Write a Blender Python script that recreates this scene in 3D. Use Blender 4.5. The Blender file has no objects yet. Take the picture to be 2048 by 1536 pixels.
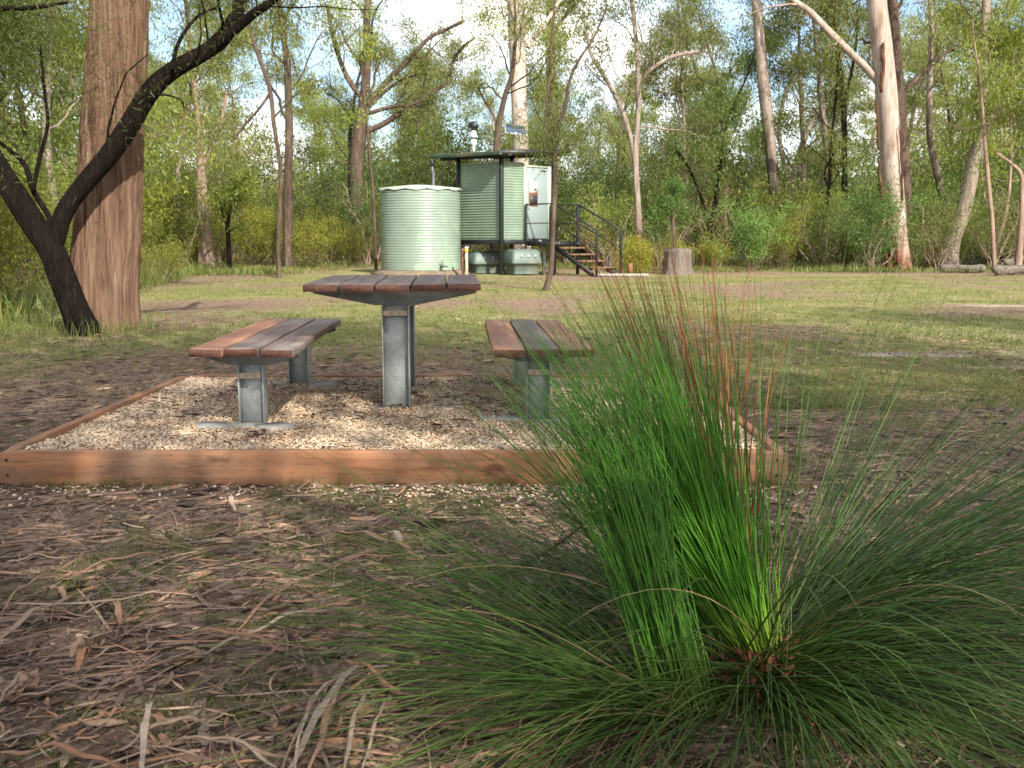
import bpy, math, random
import numpy as np
from mathutils import Vector, noise

# ------------------------------------------------------------------ camera, world, sun, exposure
S = bpy.context.scene
F = 2000.0; TH = math.atan((768-475)/F); H = 1.035
cam_d = bpy.data.cameras.new('camera'); cam = bpy.data.objects.new('camera', cam_d)
S.collection.objects.link(cam); S.camera = cam
cam.location = (0, 0, H); cam.rotation_euler = (math.pi/2-TH, 0, 0)
cam_d.sensor_width = 36; cam_d.lens = F/2048*36
cam_d.clip_start = 0.05; cam_d.clip_end = 2000
cam_d.dof.use_dof = True; cam_d.dof.focus_distance = 4.2; cam_d.dof.aperture_fstop = 9.0

SUN_EL = 37.0
SUN_DIR = Vector((0.43*math.cos(math.radians(SUN_EL)), -0.903*math.cos(math.radians(SUN_EL)), math.sin(math.radians(SUN_EL))))  # towards the sun
W = bpy.data.worlds.new('World'); S.world = W; W.use_nodes = True
wn, wl = W.node_tree.nodes, W.node_tree.links
wn.clear()
sky = wn.new('ShaderNodeTexSky'); sky.sky_type = 'NISHITA'; sky.sun_disc = False
sky.sun_elevation = math.radians(SUN_EL); sky.sun_rotation = math.atan2(SUN_DIR.x, SUN_DIR.y)
sky.air_density = 1.0; sky.dust_density = 2.0; sky.ozone_density = 1.5
tc = wn.new('ShaderNodeTexCoord'); mp = wn.new('ShaderNodeMapping'); mp.inputs['Scale'].default_value = (1, 1, 2.2)
nz = wn.new('ShaderNodeTexNoise'); nz.inputs['Scale'].default_value = 3.2; nz.inputs['Detail'].default_value = 7; nz.inputs['Roughness'].default_value = .6
cr = wn.new('ShaderNodeValToRGB'); cr.color_ramp.elements[0].position = .44; cr.color_ramp.elements[1].position = .64
mx = wn.new('ShaderNodeMix'); mx.data_type = 'RGBA'; mx.inputs['B'].default_value = (9.6, 9.3, 8.9, 1)
bg = wn.new('ShaderNodeBackground'); bg.inputs['Strength'].default_value = 0.115
wo = wn.new('ShaderNodeOutputWorld')
wl.new(tc.outputs['Generated'], mp.inputs['Vector']); wl.new(mp.outputs[0], nz.inputs['Vector']); wl.new(nz.outputs['Fac'], cr.inputs['Fac'])
wl.new(cr.outputs['Color'], mx.inputs['Factor']); wl.new(sky.outputs[0], mx.inputs['A']); wl.new(mx.outputs['Result'], bg.inputs['Color']); wl.new(bg.outputs[0], wo.inputs[0])
sd = bpy.data.lights.new('sun', 'SUN'); sd.energy = 4.0; sd.angle = math.radians(0.53); sd.color = (1.0, .94, .84)
sun = bpy.data.objects.new('sun', sd); S.collection.objects.link(sun); sun.location = (20, -30, 30)
sun.rotation_euler = SUN_DIR.to_track_quat('Z', 'Y').to_euler()
S.view_settings.view_transform = 'Standard'; S.view_settings.look = 'None'; S.view_settings.gamma = 1
S.view_settings.use_curve_mapping = False; S.view_settings.exposure = 1.22
S.render.engine = 'CYCLES'
S.cycles.max_bounces = 6; S.cycles.diffuse_bounces = 3; S.cycles.transmission_bounces = 3; S.cycles.transparent_max_bounces = 4

# ------------------------------------------------------------------ helpers
C = S.collection
def dirpx(u, v):
    x = (u-1024)/F; y = (v-768)/F; s, c = math.sin(TH), math.cos(TH)
    return Vector((x, c-y*s, -s-y*c))
def GP(u, v, z=0.0):                 # survey of the photograph: where the sight line meets height z
    d = dirpx(u, v); t = (z-H)/d.z
    return Vector((0, 0, H))+d*t
def DP(u, v, Y):                     # ... and where it meets distance Y
    d = dirpx(u, v); return Vector((0, 0, H))+d*(Y/d.y)

def tag(o, label=None, cat=None, group=None, kind=None):
    if label: o['label'] = label
    if cat: o['category'] = cat
    if group: o['group'] = group
    if kind: o['kind'] = kind
    return o
def empty(name, loc, rz=0.0):
    o = bpy.data.objects.new(name, None); C.objects.link(o); o.location = loc; o.rotation_euler = (0, 0, rz)
    o.empty_display_size = .1
    return o

class MB:
    def __init__(s):
        s.V = []; s.Fc = {3: [], 4: []}; s.T = {3: [], 4: []}; s.A = []; s.n = 0; s.ng = []; s.ngt = []
    def add(s, V, Fq, tint=.5, along=None):
        V = np.asarray(V, dtype=np.float64).reshape(-1, 3); Fq = np.asarray(Fq, dtype=np.int64)
        k = Fq.shape[1]
        s.V.append(V); s.Fc[k].append(Fq+s.n)
        t = np.broadcast_to(np.asarray(tint, dtype=np.float64), (len(Fq),)); s.T[k].append(t)
        s.A.append(np.zeros(len(V)) if along is None else np.asarray(along, dtype=np.float64))
        s.n += len(V)
    def ngon(s, V, faces, tint=.5):
        V = np.asarray(V, dtype=np.float64).reshape(-1, 3)
        s.V.append(V); s.A.append(np.zeros(len(V)))
        for f in faces: s.ng.append([i+s.n for i in f]); s.ngt.append(tint)
        s.n += len(V)
    def box(s, c, size, tint=.5, rz=0, M=None, bevel=0):
        sx, sy, sz = [q/2 for q in size]
        b = min(bevel, sx*.45, sy*.45, sz*.45)
        if b <= 0:
            V = np.array([[x*sx, y*sy, z*sz] for x in (-1, 1) for y in (-1, 1) for z in (-1, 1)])
            Fq = [[0, 1, 3, 2], [4, 6, 7, 5], [0, 4, 5, 1], [2, 3, 7, 6], [0, 2, 6, 4], [1, 5, 7, 3]]
            V = s._tr(V, c, rz, M); s.add(V, Fq, tint)
            return s
        V = []
        idx = {}
        for x in (-1, 1):
            for y in (-1, 1):
                for z in (-1, 1):
                    idx[x, y, z, 0] = len(V); V.append([x*sx, y*(sy-b), z*(sz-b)])
                    idx[x, y, z, 1] = len(V); V.append([x*(sx-b), y*sy, z*(sz-b)])
                    idx[x, y, z, 2] = len(V); V.append([x*(sx-b), y*(sy-b), z*sz])
        V = np.array(V); q = []; t3 = []
        ce = lambda f: V[list(f)].mean(0)
        def orient(f):
            a = V[f[0]]; n = np.cross(V[f[1]]-a, V[f[2]]-a)
            return f if np.dot(n, ce(f)) > 0 else f[::-1]
        for ax in range(3):
            for sg in (-1, 1):
                o = [k for k in range(3) if k != ax]; f = []
                for u, v in ((-1, -1), (1, -1), (1, 1), (-1, 1)):
                    k = [0, 0, 0]; k[ax] = sg; k[o[0]] = u; k[o[1]] = v; f.append(idx[k[0], k[1], k[2], ax])
                q.append(orient(f))
        for ax in range(3):
            o = [k for k in range(3) if k != ax]
            for u in (-1, 1):
                for v in (-1, 1):
                    f = []
                    for e, a in ((-1, o[0]), (1, o[0]), (1, o[1]), (-1, o[1])):
                        k = [0, 0, 0]; k[ax] = e; k[o[0]] = u; k[o[1]] = v; f.append(idx[k[0], k[1], k[2], a])
                    q.append(orient(f))
        for x in (-1, 1):
            for y in (-1, 1):
                for z in (-1, 1): t3.append(orient([idx[x, y, z, 0], idx[x, y, z, 1], idx[x, y, z, 2]]))
        V2 = s._tr(V, c, rz, M)
        s.add(V2, q, tint); n0 = s.n
        s.Fc[3].append(np.array(t3)+n0-len(V2)); s.T[3].append(np.full(len(t3), float(tint)))
        return s
    def _tr(s, V, c, rz, M):
        if M is not None: V = V@np.array(M).T
        if rz:
            a, b = math.cos(rz), math.sin(rz); V = V@np.array([[a, b, 0], [-b, a, 0], [0, 0, 1]])
        return V+np.array(c)
    def bar(s, p, q, w, h=None, tint=.5, bevel=0):
        p, q = Vector(p), Vector(q); h = h or w; d = (q-p); L = d.length; d.normalize()
        up = Vector((0, 0, 1)) if abs(d.z) < .95 else Vector((0, 1, 0))
        sd_ = d.cross(up).normalized(); u = sd_.cross(d)
        M = [[sd_[i], d[i], u[i]] for i in range(3)]
        return s.box((p+q)/2, (w, L, h), tint, 0, M, bevel)
    def tube(s, P, R, k=8, tint=.5, cap=True, disp=None):
        P = np.asarray(P, float); R = np.broadcast_to(np.asarray(R, float), (len(P),)); n = len(P)
        T = np.empty_like(P); T[1:-1] = P[2:]-P[:-2]; T[0] = P[1]-P[0]; T[-1] = P[-1]-P[-2]
        T /= np.linalg.norm(T, axis=1)[:, None]+1e-9
        ref = np.array([1., 0, 0]) if abs(T[0, 0]) < .8 else np.array([0, 1., 0])
        N = ref-T*(T@ref)[:, None]; N /= np.linalg.norm(N, axis=1)[:, None]+1e-9
        B = np.cross(T, N); a = np.linspace(0, 2*math.pi, k, endpoint=False)
        RR = R[:, None]*np.ones(k)
        if disp is not None: RR = RR*disp
        V = P[:, None]+RR[..., None]*(np.cos(a)[None, :, None]*N[:, None]+np.sin(a)[None, :, None]*B[:, None])
        i = np.arange(n-1)[:, None]*k; j = np.arange(k)[None]; j2 = (j+1) % k
        Fq = np.stack([i+j, i+j2, i+k+j2, i+k+j], -1).reshape(-1, 4)
        s.add(V.reshape(-1, 3), Fq, tint, along=np.repeat(np.linspace(0, 1, n), k))
        if cap and k > 3:
            s.ng.append([s.n-k+q for q in range(k)]); s.ngt.append(tint)
            s.ng.append([s.n-k*n+q for q in range(k)][::-1]); s.ngt.append(tint)
        return s
    def lathe(s, prof, c=(0, 0, 0), k=48, tint=.5):
        prof = np.asarray(prof, float); n = len(prof); a = np.linspace(0, 2*math.pi, k, endpoint=False)
        V = np.stack([prof[:, 0:1]*np.cos(a), prof[:, 0:1]*np.sin(a), prof[:, 1:2]*np.ones(k)], -1)+np.array(c)
        i = np.arange(n-1)[:, None]*k; j = np.arange(k)[None]; j2 = (j+1) % k
        s.add(V.reshape(-1, 3), np.stack([i+j, i+j2, i+k+j2, i+k+j], -1).reshape(-1, 4), tint)
        return s
    def leaves(s, P, D, L, Wd, tint, rng):
        n = len(P); D = D/(np.linalg.norm(D, axis=1)[:, None]+1e-9)
        Q = rng.normal(size=(n, 3)); sd_ = np.cross(D, Q); sd_ /= np.linalg.norm(sd_, axis=1)[:, None]+1e-9
        nn = np.cross(sd_, D); L = np.broadcast_to(L, (n,))[:, None]; Wd = np.broadcast_to(Wd, (n,))[:, None]
        V = np.stack([P, P+D*L*.45+sd_*Wd/2+nn*L*.05, P+D*L, P+D*L*.45-sd_*Wd/2+nn*L*.05], 1)
        s.add(V.reshape(-1, 3), np.arange(4*n).reshape(n, 4), tint)
        return s
    def build(s, name, mat, parent=None, smooth=False, loc=None):
        me = bpy.data.meshes.new(name)
        V = np.concatenate(s.V) if s.V else np.zeros((0, 3))
        tri = np.concatenate(s.Fc[3]) if s.Fc[3] else np.zeros((0, 3), int)
        qd = np.concatenate(s.Fc[4]) if s.Fc[4] else np.zeros((0, 4), int)
        ngl = [len(f) for f in s.ng]
        loops = np.concatenate([tri.ravel(), qd.ravel()]+[np.array(f) for f in s.ng]).astype(np.int32)
        tot = np.concatenate([np.full(len(tri), 3), np.full(len(qd), 4), np.array(ngl, int)]).astype(np.int32)
        st = np.concatenate([[0], np.cumsum(tot)[:-1]]).astype(np.int32) if len(tot) else np.zeros(0, np.int32)
        me.vertices.add(len(V)); me.vertices.foreach_set('co', V.astype(np.float32).ravel())
        me.loops.add(len(loops)); me.loops.foreach_set('vertex_index', loops)
        me.polygons.add(len(tot)); me.polygons.foreach_set('loop_start', st)
        try: me.polygons.foreach_set('loop_total', tot)
        except Exception: pass
        me.update(calc_edges=True)
        t = np.concatenate(s.T[3]+s.T[4]+[np.array(s.ngt, float)]).astype(np.float32)
        at = me.attributes.new('tint', 'FLOAT', 'FACE'); at.data.foreach_set('value', t)
        al = np.concatenate(s.A).astype(np.float32)
        if al.any():
            at = me.attributes.new('along', 'FLOAT', 'POINT'); at.data.foreach_set('value', al)
        if smooth: me.polygons.foreach_set('use_smooth', np.ones(len(tot), bool))
        me.materials.append(mat)
        o = bpy.data.objects.new(name, me); C.objects.link(o)
        if parent is not None: o.parent = parent
        if loc is not None: o.location = loc
        return o

# ------------------------------------------------------------------ materials
def newmat(name):
    m = bpy.data.materials.new(name); m.use_nodes = True
    nt = m.node_tree; nt.nodes.clear()
    o = nt.nodes.new('ShaderNodeOutputMaterial'); b = nt.nodes.new('ShaderNodeBsdfPrincipled')
    nt.links.new(b.outputs[0], o.inputs[0])
    return m, nt, b, o
def N(nt, t, **kw):
    n = nt.nodes.new(t)
    for k, v in kw.items():
        if k[0] == '_': setattr(n, k[1:], v)
        else: n.inputs[k.replace('__', ' ')].default_value = v
    return n
def ramp(nt, fac, stops):
    r = nt.nodes.new('ShaderNodeValToRGB'); el = r.color_ramp.elements
    while len(el) < len(stops): el.new(.5)
    for e, (p, c) in zip(el, stops): e.position = p; e.color = (*c, 1) if len(c) == 3 else c
    nt.links.new(fac, r.inputs['Fac']); return r.outputs['Color']
def texnoise(nt, scale, detail=4, rough=.55, stretch=(1, 1, 1), coord='Object', dist=0):
    tcn = nt.nodes.new('ShaderNodeTexCoord'); m = nt.nodes.new('ShaderNodeMapping'); m.inputs['Scale'].default_value = stretch
    n = nt.nodes.new('ShaderNodeTexNoise'); n.inputs['Scale'].default_value = scale; n.inputs['Detail'].default_value = detail
    n.inputs['Roughness'].default_value = rough; n.inputs['Distortion'].default_value = dist
    nt.links.new(tcn.outputs[coord], m.inputs['Vector']); nt.links.new(m.outputs[0], n.inputs['Vector'])
    return n.outputs['Fac']
def mixc(nt, fac, a, b, mode='MIX'):
    m = nt.nodes.new('ShaderNodeMix'); m.data_type = 'RGBA'; m.blend_type = mode
    for sck, v in (('Factor', fac), ('A', a), ('B', b)):
        if isinstance(v, (int, float)): m.inputs[sck].default_value = v
        elif isinstance(v, tuple): m.inputs[sck].default_value = (*v, 1)
        else: nt.links.new(v, m.inputs[sck])
    return m.outputs['Result']
def bump(nt, b, h, strength=.5, dist=.01):
    n = nt.nodes.new('ShaderNodeBump'); n.inputs['Strength'].default_value = strength; n.inputs['Distance'].default_value = dist
    nt.links.new(h, n.inputs['Height']); nt.links.new(n.outputs[0], b.inputs['Normal'])
def attr(nt, name):
    a = nt.nodes.new('ShaderNodeAttribute'); a.attribute_name = name; return a.outputs['Fac']

def leafmat(name, cols, rough=.5, trans=.3, vary=.35):
    m, nt, b, o = newmat(name)
    c = ramp(nt, attr(nt, 'tint'), [(i/(len(cols)-1), q) for i, q in enumerate(cols)])
    oi = nt.nodes.new('ShaderNodeObjectInfo')
    mr = N(nt, 'ShaderNodeMapRange'); mr.inputs['To Min'].default_value = 1-vary; mr.inputs['To Max'].default_value = 1+vary
    nt.links.new(oi.outputs['Random'], mr.inputs['Value'])
    vm = nt.nodes.new('ShaderNodeVectorMath'); vm.operation = 'SCALE'
    nt.links.new(c, vm.inputs[0]); nt.links.new(mr.outputs[0], vm.inputs['Scale'])
    nt.links.new(vm.outputs[0], b.inputs['Base Color']); b.inputs['Roughness'].default_value = rough
    b.inputs['Specular IOR Level'].default_value = .35
    tr = nt.nodes.new('ShaderNodeBsdfTranslucent')
    t2 = mixc(nt, 1.0, vm.outputs[0], (1.25, 1.3, .6), 'MULTIPLY'); nt.links.new(t2, tr.inputs['Color'])
    ms = nt.nodes.new('ShaderNodeMixShader'); ms.inputs[0].default_value = trans
    nt.links.new(b.outputs[0], ms.inputs[1]); nt.links.new(tr.outputs[0], ms.inputs[2]); nt.links.new(ms.outputs[0], o.inputs[0])
    return m
def barkmat(name, cols, scale=6, stretch=(1, 1, .12), bstr=.6, rough=.9, pos=(.3, .45, .6, .72), bd=.02):
    m, nt, b, o = newmat(name)
    f = texnoise(nt, scale, 8, .65, stretch, dist=.3); f2 = texnoise(nt, scale*3.2, 6, .7, (stretch[0], stretch[1], stretch[2]*.5), dist=.2)
    av = nt.nodes.new('ShaderNodeMath'); av.operation = 'MULTIPLY_ADD'; av.inputs[1].default_value = .7; nt.links.new(f, av.inputs[0])
    a2 = nt.nodes.new('ShaderNodeMath'); a2.operation = 'MULTIPLY_ADD'; a2.inputs[1].default_value = .9; a2.inputs[2].default_value = -.3; nt.links.new(f2, a2.inputs[0]); nt.links.new(a2.outputs[0], av.inputs[2]); f = av.outputs[0]
    c = ramp(nt, f, list(zip(pos, cols)))
    g = texnoise(nt, 1.3, 4, .6, (1, 1, .5))
    c = mixc(nt, ramp(nt, g, [(.35, (0, 0, 0)), (.7, (.6, .6, .6))]), c, cols[2])
    nt.links.new(c, b.inputs['Base Color']); b.inputs['Roughness'].default_value = rough
    b.inputs['Specular IOR Level'].default_value = .06
    bump(nt, b, f, bstr, bd); return m
def plain(name, col, rough=.6, metal=0, var=.25, scale=8, spec=.4, dirt=None, bs=0):
    m, nt, b, o = newmat(name)
    f = texnoise(nt, scale, 6, .6)
    lo = tuple(q*(1-var) for q in col); hi = tuple(min(1, q*(1+var)) for q in col)
    c = ramp(nt, f, [(.3, lo), (.7, hi)])
    if dirt:
        g = texnoise(nt, scale*.35, 7, .7)
        c = mixc(nt, ramp(nt, g, [(.52, (0, 0, 0)), (.68, (.8, .8, .8))]), c, dirt)
    nt.links.new(c, b.inputs['Base Color']); b.inputs['Roughness'].default_value = rough; b.inputs['Metallic'].default_value = metal
    b.inputs['Specular IOR Level'].default_value = spec
    if bs: bump(nt, b, f, bs, .004)
    return m
def woodmat(name, cols, axis='Y', rough=.65, grain=30):
    m, nt, b, o = newmat(name)
    st = {'X': (.04, 1, 1), 'Y': (1, .04, 1)}[axis]
    f = texnoise(nt, grain, 8, .7, st, dist=.6)
    c = ramp(nt, f, [(.3, cols[0]), (.5, cols[1]), (.7, cols[2])])
    g = texnoise(nt, 2.5, 8, .75, tuple(.35 if q < 1 else 1 for q in st), dist=.8)
    c = mixc(nt, ramp(nt, g, [(.45, (0, 0, 0)), (.68, (.9, .9, .9))]), c, cols[3])
    kn = texnoise(nt, 9, 3, .5, tuple(.4 if q < 1 else 1 for q in st)); c = mixc(nt, ramp(nt, kn, [(.66, (0, 0, 0)), (.74, (.75, .75, .75))]), c, tuple(q*.4 for q in cols[0]))
    sp = texnoise(nt, 120, 2, .5, tuple(.12 if q < 1 else 1 for q in st)); c = mixc(nt, ramp(nt, sp, [(.6, (0, 0, 0)), (.72, (.5, .5, .5))]), c, tuple(q*.5 for q in cols[0]))
    oi = nt.nodes.new('ShaderNodeObjectInfo'); mr = N(nt, 'ShaderNodeMapRange'); mr.inputs['To Min'].default_value = .78; mr.inputs['To Max'].default_value = 1.22
    nt.links.new(oi.outputs['Random'], mr.inputs['Value']); vm = nt.nodes.new('ShaderNodeVectorMath'); vm.operation = 'SCALE'
    nt.links.new(c, vm.inputs[0]); nt.links.new(mr.outputs[0], vm.inputs['Scale'])
    nt.links.new(vm.outputs[0], b.inputs['Base Color']); b.inputs['Roughness'].default_value = rough; b.inputs['Specular IOR Level'].default_value = .3
    bump(nt, b, f, .35, .003); return m

M = {}
M['gum'] = leafmat('gum_leaf', [(.085, .105, .035), (.155, .18, .052), (.22, .235, .07), (.31, .295, .105)], trans=.5)
M['gumdark'] = leafmat('dark_leaf', [(.05, .08, .022), (.09, .135, .035), (.135, .18, .048), (.19, .225, .07)], trans=.5)
M['wattle'] = leafmat('wattle_leaf', [(.1, .135, .028), (.175, .22, .042), (.25, .285, .056), (.34, .345, .08)], trans=.52)
M['yellow'] = leafmat('yellow_green_leaf', [(.11, .125, .02), (.19, .2, .028), (.26, .26, .04), (.33, .31, .06)], trans=.48)
M['fresh'] = leafmat('fresh_green_leaf', [(.05, .11, .022), (.09, .17, .035), (.13, .22, .05), (.2, .28, .08)], trans=.4)
M['needle'] = leafmat('fine_olive_needle', [(.07, .095, .024), (.12, .16, .036), (.17, .21, .05), (.24, .26, .08)], trans=.5)
M['redbark'] = barkmat('stringy_red_brown_bark', [(.03, .016, .01), (.12, .068, .045), (.2, .125, .085), (.31, .23, .175)], 9, (1, 1, .06), 1.0, .95, bd=.05)
M['blackbark'] = barkmat('dark_charred_bark', [(.002, .0018, .0015), (.007, .005, .004), (.014, .01, .008), (.035, .026, .02)], 14, (1, 1, .3), 1.0, bd=.03)
M['whitebark'] = barkmat('smooth_pale_gum_bark', [(.12, .07, .045), (.26, .19, .15), (.36, .3, .255), (.46, .41, .36)], 4.0, (1, 1, .3), .4, .75)
M['greybark'] = barkmat('grey_brown_gum_bark', [(.07, .05, .04), (.17, .13, .105), (.27, .22, .18), (.4, .34, .29)], 5, (1, 1, .2), .6)
M['brownbark'] = barkmat('rough_brown_bark', [(.02, .015, .012), (.06, .042, .033), (.11, .08, .06), (.19, .15, .12)], 7, (1, 1, .2), .8)
M['pinkbark'] = barkmat('pinkish_sapling_bark', [(.09, .055, .04), (.18, .12, .09), (.27, .195, .15), (.36, .29, .235)], 5, (1, 1, .2), .4)
# smooth trunk with rough stocking at its foot (real bark change with height)
def stocking(name, rough_cols, z0, z1):
    m = M['whitebark'].copy(); m.name = name; nt = m.node_tree
    b = [n for n in nt.nodes if n.type == 'BSDF_PRINCIPLED'][0]
    src = b.inputs['Base Color'].links[0].from_socket
    tcn = nt.nodes.new('ShaderNodeTexCoord'); sp = nt.nodes.new('ShaderNodeSeparateXYZ'); nt.links.new(tcn.outputs['Object'], sp.inputs[0])
    f = texnoise(nt, 4, 8, .7, (1, 1, .15), dist=.4)
    a = nt.nodes.new('ShaderNodeMath'); a.operation = 'MULTIPLY_ADD'; a.inputs[1].default_value = (z1-z0)*2.2; nt.links.new(f, a.inputs[0]); nt.links.new(sp.outputs['Z'], a.inputs[2])
    mr = N(nt, 'ShaderNodeMapRange'); mr.inputs['From Min'].default_value = z0+(z1-z0)*1.0; mr.inputs['From Max'].default_value = z1+(z1-z0)*1.2
    mr.inputs['To Min'].default_value = 1; mr.inputs['To Max'].default_value = 0; nt.links.new(a.outputs[0], mr.inputs['Value'])
    rc = ramp(nt, f, list(zip((.3, .45, .6, .72), rough_cols)))
    c = mixc(nt, mr.outputs[0], src, rc); nt.links.new(c, b.inputs['Base Color'])
    return m
M['palebark'] = barkmat('very_pale_gum_bark', [(.25, .15, .1), (.42, .33, .27), (.55, .48, .42), (.64, .6, .55)], 4.0, (1, 1, .3), .4, .75)
M['stocking_red'] = stocking('pale_gum_with_red_brown_foot', [(.05, .02, .012), (.16, .07, .045), (.27, .15, .1), (.4, .3, .24)], .2, 1.6)
M['stocking_dark'] = stocking('pale_gum_with_dark_rough_foot', [(.02, .015, .012), (.05, .038, .03), (.1, .08, .065), (.22, .18, .15)], 3.0, 6.5)

M['plank_red'] = woodmat('orange_brown_timber', [(.17, .065, .035), (.31, .14, .075), (.4, .21, .125), (.26, .16, .115)])
M['plank_dark'] = woodmat('weathered_dark_timber', [(.075, .045, .035), (.16, .105, .08), (.24, .175, .14), (.27, .24, .21)])
M['plank_grey'] = woodmat('grey_weathered_timber', [(.12, .08, .062), (.2, .15, .12), (.28, .22, .19), (.17, .1, .075)])
M['sleeper'] = woodmat('orange_treated_pine', [(.13, .055, .027), (.26, .12, .058), (.36, .18, .092), (.17, .12, .085)], 'X', .75, 22)
M['sleeper_y'] = woodmat('orange_treated_pine_side', [(.13, .055, .027), (.26, .12, .058), (.36, .18, .092), (.17, .12, .085)], 'Y', .75, 22)
M['plank_end'] = plain('red_brown_sawn_end', (.12, .055, .038), .8, 0, .35, 60)
def galv():
    m, nt, b, o = newmat('galvanised_steel')
    tcn = nt.nodes.new('ShaderNodeTexCoord'); v = nt.nodes.new('ShaderNodeTexVoronoi'); v.inputs['Scale'].default_value = 60
    nt.links.new(tcn.outputs['Object'], v.inputs['Vector'])
    bw = nt.nodes.new('ShaderNodeRGBToBW'); nt.links.new(v.outputs['Color'], bw.inputs[0])
    c = ramp(nt, bw.outputs[0], [(.2, (.27, .295, .29)), (.8, (.33, .355, .35))])
    g = texnoise(nt, 6, 6, .7)
    c = mixc(nt, ramp(nt, g, [(.5, (0, 0, 0)), (.8, (.4, .4, .4))]), c, (.24, .23, .2))
    nt.links.new(c, b.inputs['Base Color']); b.inputs['Metallic'].default_value = .35; b.inputs['Roughness'].default_value = .5
    return m
M['galv'] = galv()
M['concrete'] = plain('pale_concrete', (.33, .33, .3), .9, 0, .25, 14, dirt=(.25, .2, .15), bs=.5)
M['hutgreen'] = plain('pale_green_painted_steel', (.16, .215, .16), .42, 0, .1, 3, .5, dirt=(.25, .33, .21))
M['tankgreen'] = plain('mist_green_tank', (.185, .24, .195), .36, 0, .09, 2, .5, dirt=(.3, .4, .29))
M['lid'] = plain('pale_tank_lid', (.33, .38, .31), .5, 0, .12, 4, .4, dirt=(.3, .33, .25))
M['black'] = plain('black_painted_steel', (.012, .013, .014), .45, 0, .3, 6, .4)
M['roofgreen'] = plain('dark_green_roof_steel', (.05, .085, .055), .55, 0, .3, 3, .4, dirt=(.25, .19, .12))
M['door'] = plain('pale_blue_grey_door', (.21, .26, .25), .5, 0, .07, 2, .4)
M['cream'] = plain('cream_green_frame', (.42, .5, .37), .5, 0, .06, 2, .4)
M['white'] = plain('white_plastic', (.78, .78, .75), .5, 0, .05, 3, .4)
M['grey'] = plain('grey_plastic_pipe', (.3, .32, .32), .5, 0, .1, 3, .4)
M['darkgrey'] = plain('dark_grey_pipe', (.1, .105, .11), .5, 0, .15, 3, .4)
M['bin'] = plain('grey_green_polyethylene', (.095, .13, .112), .5, 0, .12, 4, .4, dirt=(.2, .19, .15))
M['solar'] = plain('blue_solar_cell', (.05, .075, .12), .15, 0, .2, 5, .8)
M['alu'] = plain('aluminium_frame', (.6, .6, .58), .35, .6, .05, 3, .5)
M['signbrown'] = plain('reddish_brown_frame', (.18, .06, .03), .6, 0, .15, 5)
M['signdark'] = plain('dark_print', (.03, .032, .035), .5, 0, .2, 5)
M['yellow_p'] = plain('yellow_plastic_cap', (.75, .55, .03), .5, 0, .05, 5)
M['postbrown'] = plain('brown_timber_post', (.2, .085, .045), .8, 0, .3, 12)
M['postpale'] = plain('pale_timber_post', (.45, .36, .27), .8, 0, .2, 12)
M['tread'] = plain('brown_stair_tread', (.16, .09, .05), .8, 0, .3, 6)
M['deadwood'] = barkmat('weathered_grey_wood', [(.03, .024, .02), (.1, .082, .068), (.17, .145, .12), (.27, .235, .195)], 12, (1, 1, .3), 1.0)
M['ash'] = plain('black_charcoal', (.01, .009, .008), .9, 0, .4, 8)

def littermat(name, cols, rough=.75):
    m, nt, b, o = newmat(name)
    c = ramp(nt, attr(nt, 'tint'), [(i/(len(cols)-1), q) for i, q in enumerate(cols)])
    f = texnoise(nt, 60, 4, .7)
    c = mixc(nt, .6, c, ramp(nt, f, [(.3, (.35, .35, .35)), (.7, (1, 1, 1))]), 'MULTIPLY')
    nt.links.new(c, b.inputs['Base Color']); b.inputs['Roughness'].default_value = rough; b.inputs['Specular IOR Level'].default_value = .3
    return m
M['litter'] = littermat('dry_leaf_and_bark_litter', [(.025, .015, .01), (.09, .055, .04), (.19, .115, .082), (.24, .17, .125), (.36, .19, .105), (.5, .38, .27)])
M['gravel'] = littermat('cream_and_tan_pebbles', [(.12, .065, .04), (.32, .19, .11), (.5, .33, .2), (.61, .44, .28), (.68, .53, .37), (.76, .65, .5)])
M['grass'] = leafmat('short_grass_blade', [(.06, .1, .018), (.11, .145, .03), (.165, .18, .05), (.27, .23, .1)], vary=.05)
M['bark_strip'] = littermat('shed_bark_strip', [(.09, .05, .035), (.2, .11, .07), (.33, .165, .09), (.3, .22, .155), (.42, .33, .25)])

# ------------------------------------------------------------------ ground
PX0, PX1, PY0, PY1 = -2.17, 1.16, 4.11, 6.58          # outside of the timber edging
def gz(x, y):
    r = math.hypot(x, y-5); k = min(1, max(0, (r-5)/8))
    return k*(.05*noise.noise(Vector((x*.12, y*.12, 3.1)))+.02*noise.noise(Vector((x*.5, y*.5, 7))))
def smooth(a, b, x):
    t = min(1, max(0, (x-a)/(b-a))); return t*t*(3-2*t)
def padd(x, y): return math.hypot(max(PX0-x, 0, x-PX1), max(PY0-y, 0, y-PY1))
def edgeY(x):                                          # where the clearing ends and the bush begins
    if x < -5: return 12+min(26, max(0, (x+9.5)*0+0)) if x < -9 else 12+(x+9)*6.2
    return 37-smooth(-5, 8, x)*5.5
def grassw(x, y):
    n = noise.noise(Vector((x*.33, y*.33, 1.7)))+.5*noise.noise(Vector((x*1.1, y*.9, 5)))
    base = smooth(.7, 2.9, padd(x, y)) if y > 4 else .14+.10*(y < 2.6)
    if y > 4 and x > 1.2: base = .25+.75*smooth(-.3, 2.4, y-5.2)
    if y > 4 and x < -2.2: base = smooth(5.8, 9.5, y)
    far = 1-smooth(edgeY(x)-5.5, edgeY(x)-1, y)
    w = base*(.74+.95*n)*(.4+.6*far)
    return max(0, min(1, w))
SAND = [(GP(1840, 710), .9, .22), (GP(1995, 703), .5, .15), (GP(2030, 735), .45, .12), (GP(2010, 612), 1.0, .5)]
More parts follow.
